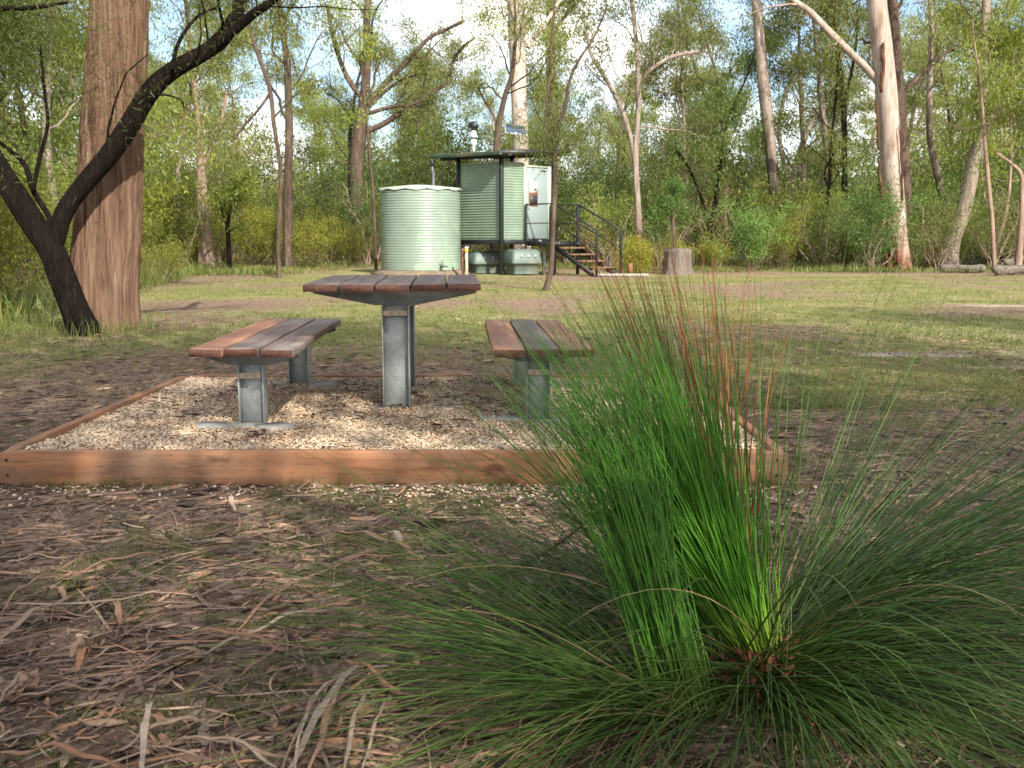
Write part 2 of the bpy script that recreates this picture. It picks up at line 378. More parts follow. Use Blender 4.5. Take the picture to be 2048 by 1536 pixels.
def sandw(x, y):
    w = 0
    for p, rx, ry in SAND:
        q = ((x-p.x)/rx)**2+((y-p.y)/ry)**2
        w = max(w, 1-smooth(.2, 1.3, q+.9*noise.noise(Vector((x*2.2, y*2.2, 9)))))
    return w
ys = np.concatenate([np.arange(-30, 0, 3), np.arange(0, 9, .09), np.arange(9, 42, .28), np.arange(42, 130, 4), [170, 260, 500, 900]])
xs = np.concatenate([[-700, -300, -150, -90, -60, -45], np.arange(-34, -6, .8), np.arange(-6, 6, .1), np.arange(6, 35, .8), [45, 60, 90, 150, 300, 700]])
Vg = np.array([[x, y, gz(x, y)+.006*noise.noise(Vector((x*5, y*5, 0)))] for y in ys for x in xs])
gw = np.array([grassw(x, y) for y in ys for x in xs]); sw = np.array([sandw(x, y) if 5 < y < 30 else 0 for y in ys for x in xs])
nx = len(xs); I = np.arange(len(ys)-1)[:, None]*nx+np.arange(nx-1)[None]
gb = MB(); gb.add(Vg, np.stack([I, I+1, I+nx+1, I+nx], -1).reshape(-1, 4))
def groundmat():
    m, nt, b, o = newmat('bush_ground')
    n1 = texnoise(nt, 7, 8, .7); n2 = texnoise(nt, 45, 6, .7); n3 = texnoise(nt, 1.2, 6, .65); n4 = texnoise(nt, 28, 8, .75, (1, .5, 1), dist=1.5)
    soil = ramp(nt, n4, [(.3, (.06, .037, .025)), (.45, (.15, .1, .068)), (.58, (.25, .175, .12)), (.72, (.38, .285, .2))])
    gr = ramp(nt, n2, [(.3, (.065, .078, .018)), (.5, (.14, .15, .04)), (.7, (.24, .225, .08))])
    gr = mixc(nt, ramp(nt, n3, [(.38, (0, 0, 0)), (.62, (.8, .8, .8))]), gr, (.27, .22, .12))
    a = attr(nt, 'grassw'); ad = nt.nodes.new('ShaderNodeMath'); ad.operation = 'ADD'; nt.links.new(a, ad.inputs[0])
    sb = nt.nodes.new('ShaderNodeMath'); sb.operation = 'MULTIPLY_ADD'; sb.inputs[1].default_value = 1.6; sb.inputs[2].default_value = -.8
    nt.links.new(n1, sb.inputs[0]); nt.links.new(sb.outputs[0], ad.inputs[1])
    c = mixc(nt, ramp(nt, ad.outputs[0], [(.3, (0, 0, 0)), (.62, (1, 1, 1))]), soil, gr)
    s2 = attr(nt, 'sandw'); ad2 = nt.nodes.new('ShaderNodeMath'); ad2.operation = 'ADD'; nt.links.new(s2, ad2.inputs[0]); nt.links.new(sb.outputs[0], ad2.inputs[1])
    c = mixc(nt, ramp(nt, ad2.outputs[0], [(.5, (0, 0, 0)), (.95, (.85, .85, .85))]), c, (.34, .28, .22))
    nt.links.new(c, b.inputs['Base Color']); b.inputs['Roughness'].default_value = .95; b.inputs['Specular IOR Level'].default_value = .15
    bump(nt, b, n4, .8, .012); return m
M['ground'] = groundmat()
ground = gb.build('ground', M['ground'], smooth=True); tag(ground, kind='structure')
for nme, arr in (('grassw', gw), ('sandw', sw)):
    at = ground.data.attributes.new(nme, 'FLOAT', 'POINT'); at.data.foreach_set('value', arr.astype(np.float32))
b_ = MB()
k_ = 30; hp = [(hxy, hz_) for hxy in (0,) for hz_ in (0,)]
R = np.random.default_rng(5)

# ------------------------------------------------------------------ picnic setting on its gravel pad
ZG = .115
edg = tag(empty('timber_edging', ((PX0+PX1)/2, (PY0+PY1)/2, 0)), 'low orange timber board frame around the gravel pad under the picnic table', 'garden edging')
ox, oy = (PX0+PX1)/2, (PY0+PY1)/2
TB = .045
def plankmesh(L, w, t, axis, seed, bev=.003, seg=24, wob=.0012, bow=0.0):
    """rounded-edge sawn board with slightly uneven faces"""
    rg = np.random.default_rng(seed)
    prof = [(-w/2, -t/2+bev), (-w/2, t/2-bev), (-w/2+bev*.4, t/2-bev*.35), (-w/2+bev, t/2), (-w/6, t/2), (w/6, t/2), (w/2-bev, t/2), (w/2-bev*.4, t/2-bev*.35), (w/2, t/2-bev), (w/2, -t/2+bev), (w/2-bev, -t/2), (-w/2+bev, -t/2)]
    ph = rg.uniform(0, 6, 6); V = []
    ts = np.linspace(-L/2, L/2, seg+1)
    for q in ts:
        s_ = 1-.25*bev/w*8*(abs(q) > L/2-1e-6)
        for (a, z) in prof:
            dz = wob*(math.sin(q*3.1+ph[0]+a*20)+.6*math.sin(q*8.3+ph[1]))+bow*((q/(L/2))**2)
            V.append((a*s_+wob*math.sin(q*4.4+ph[2]), q, z*s_+dz) if axis == 'Y' else (q, -a*s_-wob*math.sin(q*4.4+ph[2]), z*s_+dz))
    n = len(prof); i = np.arange(seg)[:, None]*n; j = np.arange(n)[None]; j2 = (j+1) % n
    b = MB(); b.add(V, np.stack([i+j, i+n+j, i+n+j2, i+j2], -1).reshape(-1, 4))
    b.ng.append(list(range(n))); b.ngt.append(.5); b.ng.append([seg*n+q for q in range(n)][::-1]); b.ngt.append(.5)
    return b
bh = .19; zc = .147-bh/2
def board(L, axis, loc, mat, seed, parent):
    # stands on its narrow side: build with w=bh vertical
    b = plankmesh(L, TB, bh, axis, seed, .003)
    o = b.build('board', mat, parent, loc=loc); return o
board(PX1-PX0, 'X', (0, PY0+TB/2-oy, zc), M['sleeper'], 1, edg)
board(PX1-PX0, 'X', (0, PY1-TB/2-oy, zc-.012), M['sleeper'], 2, edg)
board(PY1-PY0-2*TB-.004, 'Y', (PX0+TB/2-ox, 0, zc-.004), M['sleeper_y'], 3, edg)
board(PY1-PY0-2*TB-.004, 'Y', (PX1-TB/2-ox, 0, zc-.004), M['sleeper_y'], 4, edg)
b = MB()
for x in (PX0+.02, PX1-.02):
    for z in (.05, .11): b.lathe([(0, -.002), (.005, -.002), (.005, .001), (0, .0015)], k=8)
for x in (-1.62, 1.62):
    for z in (.045, .11):
        nb = MB(); nb.tube([(x, PY0-oy+.002, z), (x, PY0-oy-.0015, z)], .0055, 8); nb.build('nail', M['black'], edg)
nb = MB(); nb.tube([(.55, PY0-oy+.02, .146), (.55, PY0-oy+.02, .1505)], .006, 8); nb.build('nail', M['black'], edg)

# gravel: a sheet with real pebbles on it
gsx = np.linspace(PX0+TB+.001, PX1-TB-.001, 140); gsy = np.linspace(PY0+TB+.001, PY1-TB-.001, 110)
def gravz(x, y): return ZG+.012*noise.noise(Vector((x*1.8, y*1.8, 2)))+.006*noise.noise(Vector((x*6, y*6, 2)))
Vv = np.array([[x, y, gravz(x, y)] for y in gsy for x in gsx]); n_ = len(gsx)
I = np.arange(len(gsy)-1)[:, None]*n_+np.arange(n_-1)[None]
g = MB(); g.add(Vv, np.stack([I, I+1, I+n_+1, I+n_], -1).reshape(-1, 4), .18)
tag(g.build('gravel_bed', M['gravel'], smooth=True), kind='structure')
def stones(P, size, rng, tints):
    n = len(P); base = np.array([[1, 0, 0], [0, 1, 0], [-1, 0, 0], [0, -1, 0], [.6, .6, .55], [-.6, .6, .5], [-.6, -.6, .55], [.6, -.6, .5], [0, 0, -.6]], float)
    base[:4] *= 1.05
    fc = np.array([[4, 5, 6, 7], [0, 1, 5, 4], [1, 2, 6, 5], [2, 3, 7, 6], [3, 0, 4, 7]])
    sc = size*rng.uniform(.55, 1.35, (n, 1, 1)); V = base[None]*(1+.28*rng.normal(size=(n, 9, 3))).clip(.5, 1.6)*sc*np.array([1, .75, .6])
    a = rng.uniform(0, 6.28, n); ti = rng.normal(0, .45, n)
    ca, sa = np.cos(a), np.sin(a); ct, st = np.cos(ti), np.sin(ti)
    X = V[..., 0]*ct[:, None]+V[..., 2]*st[:, None]; Z = -V[..., 0]*st[:, None]+V[..., 2]*ct[:, None]; Y = V[..., 1]
    V = np.stack([X*ca[:, None]-Y*sa[:, None], X*sa[:, None]+Y*ca[:, None], Z], -1)+P[:, None]
    b = MB(); Fq = (fc[None]+9*np.arange(n)[:, None, None]).reshape(-1, 4)
    b.add(V.reshape(-1, 3), Fq, np.repeat(tints, 5)); return b
n = 62000
gx = R.uniform(PX0+TB+.006, PX1-TB-.006, n); gy = R.uniform(PY0+TB+.006, PY1-TB-.006, n)
dk = np.array([noise.noise(Vector((x*2.3, y*3.0, 11)))+.6*noise.noise(Vector((x*7, y*9, 4))) for x, y in zip(gx, gy)])
P = np.stack([gx, gy, np.array([gravz(x, y) for x, y in zip(gx, gy)])+R.uniform(0, .009, n)], 1)
tn = (.68+R.normal(0, .2, n)-.18*(dk > .25)).clip(0, 1)
tag(stones(P, .0078, R, tn).build('gravel', M['gravel'], smooth=False), 'cream and tan pebbles filling the timber frame under the picnic table', 'gravel', kind='stuff')
# spilled pebbles in front of the board
n = 900; px = np.concatenate([R.normal(.1, .45, n//2), R.uniform(-2.1, 1.1, n-n//2)]); py = PY0-.03-np.abs(R.normal(0, .16, n))
P = np.stack([px, py, R.uniform(.004, .012, n)], 1)
tag(stones(P, .0085, R, (.8+R.normal(0, .15, n)).clip(0, 1)).build('spilled_pebbles', M['gravel']), 'scattered pale pebbles on the litter in front of the timber board', 'gravel', kind='stuff')

def ibeam_leg(h, w, dpt, parent, loc, name='leg', axis='X'):
    """galvanised channel post: web towards the viewer, two flanges"""
    b = MB(); t = .007
    b.box((0, 0, h/2), (w-2*t-.002, t, h), bevel=.001)
    for s_ in (-1, 1): b.box((s_*(w/2-t/2), 0, h/2), (t, dpt, h), bevel=.0015)
    o = b.build(name, M['galv'], parent, loc=loc); return o
def wedge(wtop, wbot, ztop, zbot, y, t, parent, name):
    # tapered cantilever bracket, a real folded plate with lips
    b = MB()
    pts = [(-wtop/2, ztop), (wtop/2, ztop), (wtop/2, ztop-.022), (wbot/2, zbot), (-wbot/2, zbot), (-wtop/2, ztop-.022)]
    V = [(x, y-t/2, z) for x, z in pts]+[(x, y+t/2, z) for x, z in pts]; n = len(pts)
    b.ngon(V, [list(range(n)), [n+i for i in range(n)][::-1]]+[[i, i+n, (i+1) % n+n, (i+1) % n][::-1] for i in range(n)])
    return b.build(name, M['galv'], parent)
def footing(parent, pts, seed):
    rg = random.Random(seed)
    for (x, y, r) in pts:
        b = MB(); k = 11; ring = []
        for i in range(k):
            a = i/k*6.283; q = r*rg.uniform(.6, 1.15); ring.append((x+q*math.cos(a), y+q*.75*math.sin(a)))
        V = [(p, q, ZG-.03) for p, q in ring]+[(x+(p-x)*.93, y+(q-y)*.93, ZG+.012+rg.uniform(0, .003)) for p, q in ring]
        b.ngon(V, [[k+i for i in range(k)]]+[[i, (i+1) % k, k+(i+1) % k, k+i] for i in range(k)])
        b.build('concrete_footing', M['concrete'], parent)
def seat_set(name, label, cat, cx, cy, rz, ztop, nplank, pitch, L, thick, mats, legy, legw, legd, wbot, feet, group=None, bows=None, plabels=None):
    root = tag(empty(name, (cx, cy, 0), rz), label, cat, group)
    W_ = pitch*nplank
    for i in range(nplank):
        x = -W_/2+pitch*(i+.5)
        o = plankmesh(L+[0, .004, -.006, .003, -.003][i], pitch-.013, thick, 'Y', 31*i+nplank+int(abs(cx)*100), .0018, bow=(bows[i] if bows else 0)).build('plank', mats[i], root, loc=(x, [0, .006, -.004, .003, 0][i], ztop-thick/2+[0, .001, -.001, 0, .001][i]))
        o.data.materials.append(M['plank_end']); o.data.polygons[-1].material_index = 1; o.data.polygons[-2].material_index = 1
        if plabels and plabels[i]: o['label'] = plabels[i]
    zt = ztop-thick-.003
    for ly in legy:
        wedge(W_*.95, legw+.07, zt, zt-(.06 if nplank == 3 else .085), ly, .045, root, 'bracket')
        h = zt-(.06 if nplank == 3 else .085)-ZG+.03
        ibeam_leg(h, legw, legd, root, (0, ly, ZG-.03))
        b = MB(); b.box((0, ly-legd/2-.003, zt-.11 if nplank == 3 else zt-.125), (legw-.02, .004, .028), bevel=.001); b.build('cover_plate', M['postpale'], root)
        for bx in (-.035, .035):
            b = MB(); b.tube([(bx*.6, ly-legd/2-.005, zt-(.11 if nplank == 3 else .125)), (bx*.6, ly-legd/2-.011, zt-(.11 if nplank == 3 else .125))], .006, 6)
            b.build('bolt', M['galv'], root)
    b = MB(); b.bar((0, legy[0]+.03, zt-.03), (0, legy[1]-.03, zt-.03), .06, .05); b.build('centre_rail', M['galv'], root)
    for i in range(1, nplank):
        x = -W_/2+pitch*i
        for ly in legy: b = MB(); b.tube([(x, ly-.04, zt), (x, ly-.04, zt-.014)], .008, 6); b.build('bolt', M['galv'], root)
    footing(root, feet, int(abs(cx)*100)+7)
    return root
seat_set('bench', 'left bench of three bowed planks, the outer one bright orange-brown, beside the picnic table', 'bench', -1.315, 5.58, .045, .515, 3, .1655, 1.83, .036,
         [M['plank_red'], M['plank_dark'], M['plank_dark']], (-.68, .70), .125, .10, .1, [(-.2, -.74, .11), (.13, -.77, .12), (-.02, -.72, .1), (.16, .62, .1), (-.12, .66, .08)], 'benches either side of the picnic table', [.0, .0, -.004],
         ['bright orange-brown plank on the outer side', None, 'dark weathered plank nearest the table'])
seat_set('bench', 'right bench of reddish planks, half hidden by the spiky grass tree', 'bench', .105, 5.53, .052, .515, 3, .1625, 1.74, .036,
         [M['plank_red'], M['plank_grey'], M['plank_red']], (-.50, .66), .125, .10, .1, [(-.18, -.5, .13), (.06, -.58, .09), (.15, .6, .09)], 'benches either side of the picnic table', None,
         [None, 'grey weathered middle plank', None])
seat_set('picnic_table', 'picnic table with five dark brown planks on two galvanised posts', 'table', -.645, 5.72, .06, .80, 5, .182, 1.32, .034,
         [M['plank_dark'], M['plank_dark'], M['plank_dark'], M['plank_grey'], M['plank_dark']], (-.36, .40), .145, .11, .1, [(.28, -.42, .08), (-.1, -.38, .07)])

# ------------------------------------------------------------------ toilet hut
HC = Vector((-.30, 28.8)); e1 = Vector((math.sqrt(.5), math.sqrt(.5))); e2 = Vector((-math.sqrt(.5), math.sqrt(.5)))
hut = tag(empty('toilet_hut', (HC.x, HC.y, 0), math.pi/4), 'small pale green corrugated toilet hut raised on black posts behind the water tank', 'hut')
# local frame: +x = e1 (along the door wall), +y = e2 (along the left wall)
L1, L2, ZF, ZW = 2.18, 1.77, .95, 3.17
def corr(x0, x1, z0, z1, nrm, pitch=.076, amp=.009):
    """corrugated sheet with real waves, ribs running sideways; nrm 'x' -> faces -x, spans y"""
    nz_ = int((z1-z0)/pitch*6); zs = np.linspace(z0, z1, nz_); off = amp*np.sin((zs-z0)/pitch*2*math.pi)
    b = MB(); V = []
    for (z, o_) in zip(zs, off):
        for q in (x0, x1): V.append((o_, q, z) if nrm == 'x' else (q, o_, z))
    k = len(zs)
    for (z, o_) in zip(zs, off):
        for q in (x0, x1): V.append((o_+.02, q, z) if nrm == 'x' else (q, o_+.02, z))
    q4 = []
    for i in range(k-1):
        a = 2*i; q4 += [[a, a+1, a+3, a+2], [a+2*k, a+2+2*k, a+3+2*k, a+1+2*k]]
    b.add(V, q4); b.add(V, [f for i in range(k-1) for f in ([2*i, 2*i+2, 2*i+2+2*k, 2*i+2*k], [2*i+1, 2*i+1+2*k, 2*i+3+2*k, 2*i+3])]); return b
corr(.06, L2-.05, ZF+.03, ZW, 'x').build('corrugated_wall', M['hutgreen'], hut, smooth=True)
corr(.06, .87, ZF+.03, ZW, 'y').build('corrugated_wall', M['hutgreen'], hut, smooth=True)
b = corr(.06, L2-.05, ZF+.03, ZW, 'x'); o = b.build('corrugated_wall', M['hutgreen'], hut, smooth=True); o.location = (L1-.05, 0, 0)
b = corr(.06, L1-.05, ZF+.03, ZW, 'y'); o = b.build('corrugated_wall', M['hutgreen'], hut, smooth=True); o.location = (0, L2-.05, 0)
for (x, y, z1) in ((-.03, -.03, 3.36), (-.03, L2, 3.36), (L1, -.03, 3.5), (L1, L2, 3.5)):
    b = MB(); b.box((x, y, z1/2-.05), (.10, .10, z1+.1), bevel=.006); b.build('corner_post', M['black'], hut)
b = MB(); b.box((L1/2, L2/2, ZF-.03), (L1, L2, .06)); b.build('floor', M['black'], hut)
for args in (((L1/2, -.03, ZF-.045), (L1-.12, .06, .13)), ((-.03, L2/2, ZF-.045), (.06, L2-.12, .13)), ((L1, L2/2, ZF-.045), (.06, L2-.12, .13)), ((L1/2, L2, ZF-.045), (L1-.12, .06, .13))):
    b = MB(); b.box(*args, bevel=.004); b.build('floor_beam', M['black'], hut)
# white corner flashing beside the black post
b = MB(); b.box((.035, -.006, (ZF+ZW)/2+.01), (.045, .012, ZW-ZF-.04)); b.box((.89, -.008, (ZF+ZW)/2), (.035, .03, ZW-ZF-.03)); b.build('flashing', M['hutgreen'], hut)
# door
b = MB(); b.box((.94, -.012, (ZF+ZW-.03)/2), (.05, .05, ZW-ZF-.09)); b.box((1.965, -.012, (ZF+ZW-.03)/2), (.11, .05, ZW-ZF-.09)); b.box((1.44, -.012, ZW-.09), (.94, .05, .045)); b.build('door_frame', M['cream'], hut)
dr = MB(); dr.box((1.435, .0, (ZF+.04+ZW-.12)/2), (.93, .035, ZW-ZF-.18), bevel=.004); door = dr.build('door', M['door'], hut)
b = MB(); b.box((1.435, -.022, 2.02), (.93, .006, .012)); b.box((1.435, -.022, 1.42), (.93, .006, .008)); b.build('door_seam', M['grey'], door)
b = MB(); b.box((1.70, -.045, ZW-.17), (.26, .05, .05), bevel=.008); b.bar((1.60, -.05, ZW-.18), (1.30, -.075, ZW-.45), .022, .01); b.build('door_closer', M['grey'], door)
b = MB(); b.box((1.06, -.035, 1.95), (.03, .03, .14), bevel=.006); b.tube([(1.06, -.05, 1.9), (1.06, -.09, 1.9), (1.17, -.09, 1.9)], .011, 8); b.build('door_handle', M['alu'], door)
sg = MB(); sg.box((1.28, -.026, 2.3), (.37, .012, .72), bevel=.002); sign = sg.build('notice_board', M['signbrown'], door)
b = MB(); b.box((1.28, -.0345, 2.49), (.345, .004, .335)); sheet = b.build('white_sheet', M['white'], sign)
b = MB()
for q in ((1.325, -.0375, 2.435, .11, .022), (1.36, -.0375, 2.415, .08, .03), (1.37, -.0375, 2.455, .05, .02), (1.30, -.0375, 2.425, .03, .012)): b.box(q[:3], (q[3], .002, q[4]))
b.build('printed_mark', M['signdark'], sign)
b = MB(); b.box((1.285, -.0345, 2.12), (.28, .004, .27)); b.build('dark_panel', M['signdark'], sign)
# roof
zr = lambda a, c_: 3.40+.075*(a+.25)+.02*(c_+.25)
rc = [(-.36, -.36), (2.5, -.36), (2.5, 2.62), (-.36, 2.62)]
b = MB(); nrib = 40; V = []; q4 = []
for i in range(nrib*4+1):
    y = -.36+2.98*i/(nrib*4); dz = .009*math.sin(i/4*2*math.pi)
    for x in (-.36, 2.5):
        V.append((x, y, zr(x, y)+dz+.015)); V.append((x, y, zr(x, y)+dz))
for i in range(nrib*4):
    a = 4*i; q4 += [[a, a+2, a+6, a+4], [a+1, a+5, a+7, a+3], [a, a+4, a+5, a+1], [a+2, a+3, a+7, a+6]]
b.add(V, q4); roof = b.build('roof', M['roofgreen'], hut, smooth=True)
b = MB()
for y in (-.2, .7, 1.6, 2.5): b.bar((-.2, y, zr(-.2, y)-.05), (2.44, y, zr(2.44, y)-.05), .05, .08)
b.bar((-.03, -.2, zr(0, -.2)-.13), (-.03, 2.55, zr(0, 2.55)-.13), .06, .09); b.bar((L1, -.2, zr(L1, -.2)-.13), (L1, 2.55, zr(L1, 2.55)-.13), .06, .09)
b.build('roof_beams', M['black'], hut)
b = MB(); b.bar((-.36, -.375, zr(-.36, -.36)-.035), (2.5, -.375, zr(2.5, -.36)-.035), .02, .15); b.build('fascia', M['black'], hut)
# gutter: open half-round channel
gp = [(-.07, .055), (-.075, -.02), (-.05, -.05), (0, -.055), (.01, .055)]
b = MB(); V = [(-.375+p, y, zr(-.36, y)-.04+q) for y in (-.39, 2.64) for p, q in gp]+[(-.375+p*.9, y, zr(-.36, y)-.04+q*.9+.004) for y in (-.39, 2.64) for p, q in gp]
q4 = [[i, i+1, i+6, i+5] for i in range(4)]+[[10+i, 15+i, 16+i, 11+i] for i in range(4)]
b.add(V, q4); b.ngon(V, [[0, 1, 2, 3, 4][::-1], [5, 6, 7, 8, 9]]); b.build('gutter', M['roofgreen'], hut)
# bark and debris lying on the roof is part of what the photo shows hanging off the gutter
# downpipe goes to the tank
def hw(a, c_, z): p = HC+e1*a+e2*c_; return Vector((p.x, p.y, z))
TK = Vector((-2.66, 29.45)); TR = 1.165
dp = [(-.42, 2.5, 3.32), (-.42, 2.5, 3.02), (-.45, 2.4, 2.88), (-.62, 2.22, 2.80), (-.64, 2.2, 2.5), (-.64, 2.2, 2.25)]
b = MB(); b.tube(dp, .045, 10); b.build('downpipe', M['darkgrey'], hut, smooth=True)
b = MB()
b.tube([(-.42, 2.5, 3.3), (-.42, 2.5, 3.12)], [.06, .05], 12); b.build('rainwater_head', M['black'], hut)

tank = tag(empty('water_tank', (TK.x, TK.y, 0)), 'round pale green ribbed rainwater tank in front of the toilet hut', 'water tank')
prof = []
z0, z1 = .11, 2.36; nr = 30
for i in range(nr*6+1):
    z = z0+(z1-z0)*i/(nr*6); a = .0055*math.sin(i/6*2*math.pi)*(0.25 if .05 < (z-z0)/(z1-z0) < .085 or (z-z0)/(z1-z0) < .03 or .37 < (z-z0)/(z1-z0) < .395 else 1)
    prof.append((TR+a, z))
b = MB(); b.lathe([(0, z0), (TR-.03, z0)]+prof, k=96); b.build('tank_wall', M['tankgreen'], tank, smooth=True)
b = MB(); k = 24; V = []
for i in range(k):
    a = i/k*6.283; r = TR+.045; V.append((r*math.cos(a), r*math.sin(a), 2.36+(.035 if i % 2 else -.01)))
for i in range(k):
    a = i/k*6.283; r = TR+.02; V.append((r*math.cos(a), r*math.sin(a), 2.435+.004*(i % 2)))
for i in range(k):
    a = i/k*6.283; V.append((.3*math.cos(a), .3*math.sin(a), 2.53))
V.append((0, 0, 2.545))
b.ngon(V, [[i, (i+1) % k, k+(i+1) % k, k+i] for i in range(k)]+[[k+i, k+(i+1) % k, 2*k+(i+1) % k, 2*k+i] for i in range(k)]+[[2*k+i, 2*k+(i+1) % k, 3*k] for i in range(k)])
b.build('lid', M['lid'], tank)
b = MB(); ang = -.95
for q, w in ((0, .03),): pass
tx, ty = (TR+.02)*math.cos(-1.0), (TR+.02)*math.sin(-1.0)
b.tube([(tx, ty, .2), (tx+.06, ty-.1, .2), (tx+.06, ty-.1, .34)], .028, 8); b.tube([(tx+.06, ty-.1, .25), (tx+.22, ty-.1, .22)], .02, 8); b.box((tx+.06, ty-.1, .38), (.1, .02, .02)); b.build('outlet_tap', M['roofgreen'], tank)
b = MB(); b.lathe([(0, .0), (1.5, -.02), (1.28, .06), (1.16, .108), (0, .108)], k=40); b.build('base_pad', plain('sandy_tank_base', (.17, .125, .085), .95, 0, .35, 6, bs=.4), tank)

# composting chambers under the hut
def chamber(name, x, y, w, d, h, label):
    r = tag(empty(name, (x, y, 0), math.pi/8), label, 'tank', 'composting chambers under the hut')
    b = MB(); k = 28
    def ring(sx, sy, z, e=9):
        return [(sx*abs(math.cos(t))**(2/e)*math.copysign(1, math.cos(t)), sy*abs(math.sin(t))**(2/e)*math.copysign(1, math.sin(t)), z) for t in np.linspace(0, 2*math.pi, k, endpoint=False)]
    lv = [(w*.41, d*.41, 0), (w*.41, d*.41, h*.40), (w*.5, d*.5, h*.42), (w*.5, d*.5, h*.47), (w*.45, d*.45, h*.9), (w*.36, d*.36, h), (.01, .01, h+.01)]
    V = [p for a in lv for p in ring(*a)]
    b.ngon(V, [[i*k+j, i*k+(j+1) % k, (i+1)*k+(j+1) % k, (i+1)*k+j] for i in range(len(lv)-1) for j in range(k)]); b.build('body', M['bin'], r, smooth=False)
    for a in (-.6, .1, .8):
        b = MB(); b.tube([(w*.2*a*1.6, -d*.49, h*.72), (w*.2*a*1.6, -d*.44, h*.73)], .045, 10); b.build('hatch', M['grey'], r)
    return r
p = hw(.55, .35, 0); chamber('composting_chamber', .28, 29.1, .95, .9, .70, 'grey-green composting bin under the door side of the hut, right of the front post')
chamber('composting_chamber', -.75, 30.0, 1.15, .9, .62, 'grey-green composting bin under the hut, beside the water tank')
b = MB(); b.tube([(.93, 29.3, -.05), (.93, 29.3, .62), (.85, 29.4, .78), (.8, 29.5, .95)], .055, 12); tag(b.build('drain_pipe', M['grey'], smooth=True), 'grey vertical drain pipe beneath the hut floor', 'pipe')
# fixings on the roof
o = tag(empty('vent_pipe', (-1.12, 29.9, 3.45)), 'white vent pipe with spinning black cowl on the hut roof', 'vent pipe')
b = MB(); b.tube([(0, 0, 0), (0, 0, .24)], .05, 12); b.build('lower_pipe', M['grey'], o)
b = MB(); b.lathe([(.05, .24), (.085, .27), (.085, .38), (.06, .42), (.06, .47), (.085, .5), (.08, .6), (.05, .66)], k=20); b.build('white_pipe', M['white'], o, smooth=True)
b = MB(); b.lathe([(.062, .42), (.07, .43), (.07, .47), (.062, .48)], k=16); b.build('pipe_band', M['black'], o)
b = MB(); nv = 14
for i in range(nv):
    a0 = i/nv*6.283
    V = []
    for j in range(7):
        t = j/6*math.pi; r = .03+.125*math.sin(t); z = .80-.115*math.cos(t)
        V += [(r*math.cos(a0+.1*j/6), r*math.sin(a0+.1*j/6), z), (r*math.cos(a0+.27+.1*j/6)*1.0, r*math.sin(a0+.27+.1*j/6), z)]
    b.add(V, [[2*j, 2*j+1, 2*j+3, 2*j+2] for j in range(6)])
b.lathe([(0, .93), (.06, .925), (.065, .9), (0, .9)], k=16); b.lathe([(.05, .66), (.09, .69), (.05, .70)], k=16); b.build('cowl', M['black'], o)
o = tag(empty('solar_panel', (.10, 29.75, 3.5)), 'tilted solar panel with pale frame on a post above the hut roof', 'solar panel')
tl = Vector((.5, .12, -.20)).normalized()
c0 = Vector((0, 0, .62)); ux = Vector((.93, .10, -.13)).normalized(); uy0 = Vector((-.30, .8, .52)).normalized(); uz = ux.cross(uy0).normalized(); uy = uz.cross(ux)
Mx = [[ux[i], uy[i], uz[i]] for i in range(3)]
b = MB(); b.box(c0, (.62, .6, .035), M=Mx, bevel=.004); b.build('frame', M['alu'], o)
b = MB(); b.box(c0+uz*.0195, (.575, .555, .003), M=Mx); b.build('solar_cells', M['solar'], o)
b = MB(); b.tube([(.1, 0, -.06), (.1, 0, .6)], .025, 8); b.bar((.1, 0, .3), (-.1, .1, .6), .02); b.build('support_post', M['alu'], o)

# stairs and landing
st = tag(empty('entry_stair', (HC.x, HC.y, 0), math.pi/4), 'black steel landing and stair with handrails climbing to the hut door', 'stairs')
A0, A1, B1, B2 = .90, 1.95, -1.18, -2.79
b = MB(); b.box(((A0+A1)/2, B1/2-.05, ZF-.05), (A1-A0, -B1-.06, .04)); b.box((A0+.02, B1/2-.05, ZF-.10), (.04, -B1, .1)); b.box((A1-.02, B1/2-.05, ZF-.10), (.04, -B1, .1)); b.box(((A0+A1)/2, B1, ZF-.10), (A1-A0-.1, .04, .1)); b.build('landing', M['black'], st)
for a in (A0, A1):
    for c_, z1 in ((-.10, 1.99), (B1, 1.99), (B2, 1.24)):
        b = MB(); b.box((a, c_, z1/2-.04), (.075 if c_ == B1 else .055,)*2+(z1+.08,), bevel=.004); b.build('post', M['black'], st)
    b = MB(); b.bar((a, -.10, 1.98), (a, B1, 1.98), .04); b.bar((a, -.10, 1.44), (a, B1, 1.44), .028); b.build('landing_rail', M['black'], st)
    b = MB(); b.bar((a, B1, 1.98), (a, B2, 1.23), .04); b.build('handrail', M['black'], st)
    b = MB(); b.bar((a, B1, 1.44), (a, B2, .74), .028); b.build('mid_rail', M['black'], st)
    aa = a+(.05 if a == A0 else -.05)
    b = MB(); b.bar((aa, B1, ZF-.16), (aa, B2+.16, .0), .035, .12); b.build('stringer', M['black'], st)
for i, z in enumerate((.74, .56, .38, .20)):
    c_ = B1-.20-i*.36
    b = MB(); b.box(((A0+A1)/2, c_, z), (A1-A0-.14, .30, .045), bevel=.004); b.build('tread', M['tread'], st)
    for aa in (A0+.09, A1-.09): b = MB(); b.ngon([(aa, c_-.13, z-.024), (aa, c_+.13, z-.024), (aa, c_+.05, z-.12), (aa+.006, c_-.13, z-.024), (aa+.006, c_+.13, z-.024), (aa+.006, c_+.05, z-.12)], [[0, 1, 2], [5, 4, 3], [0, 3, 4, 1], [1, 4, 5, 2], [2, 5, 3, 0]]); b.build('tread_bracket', M['black'], st)
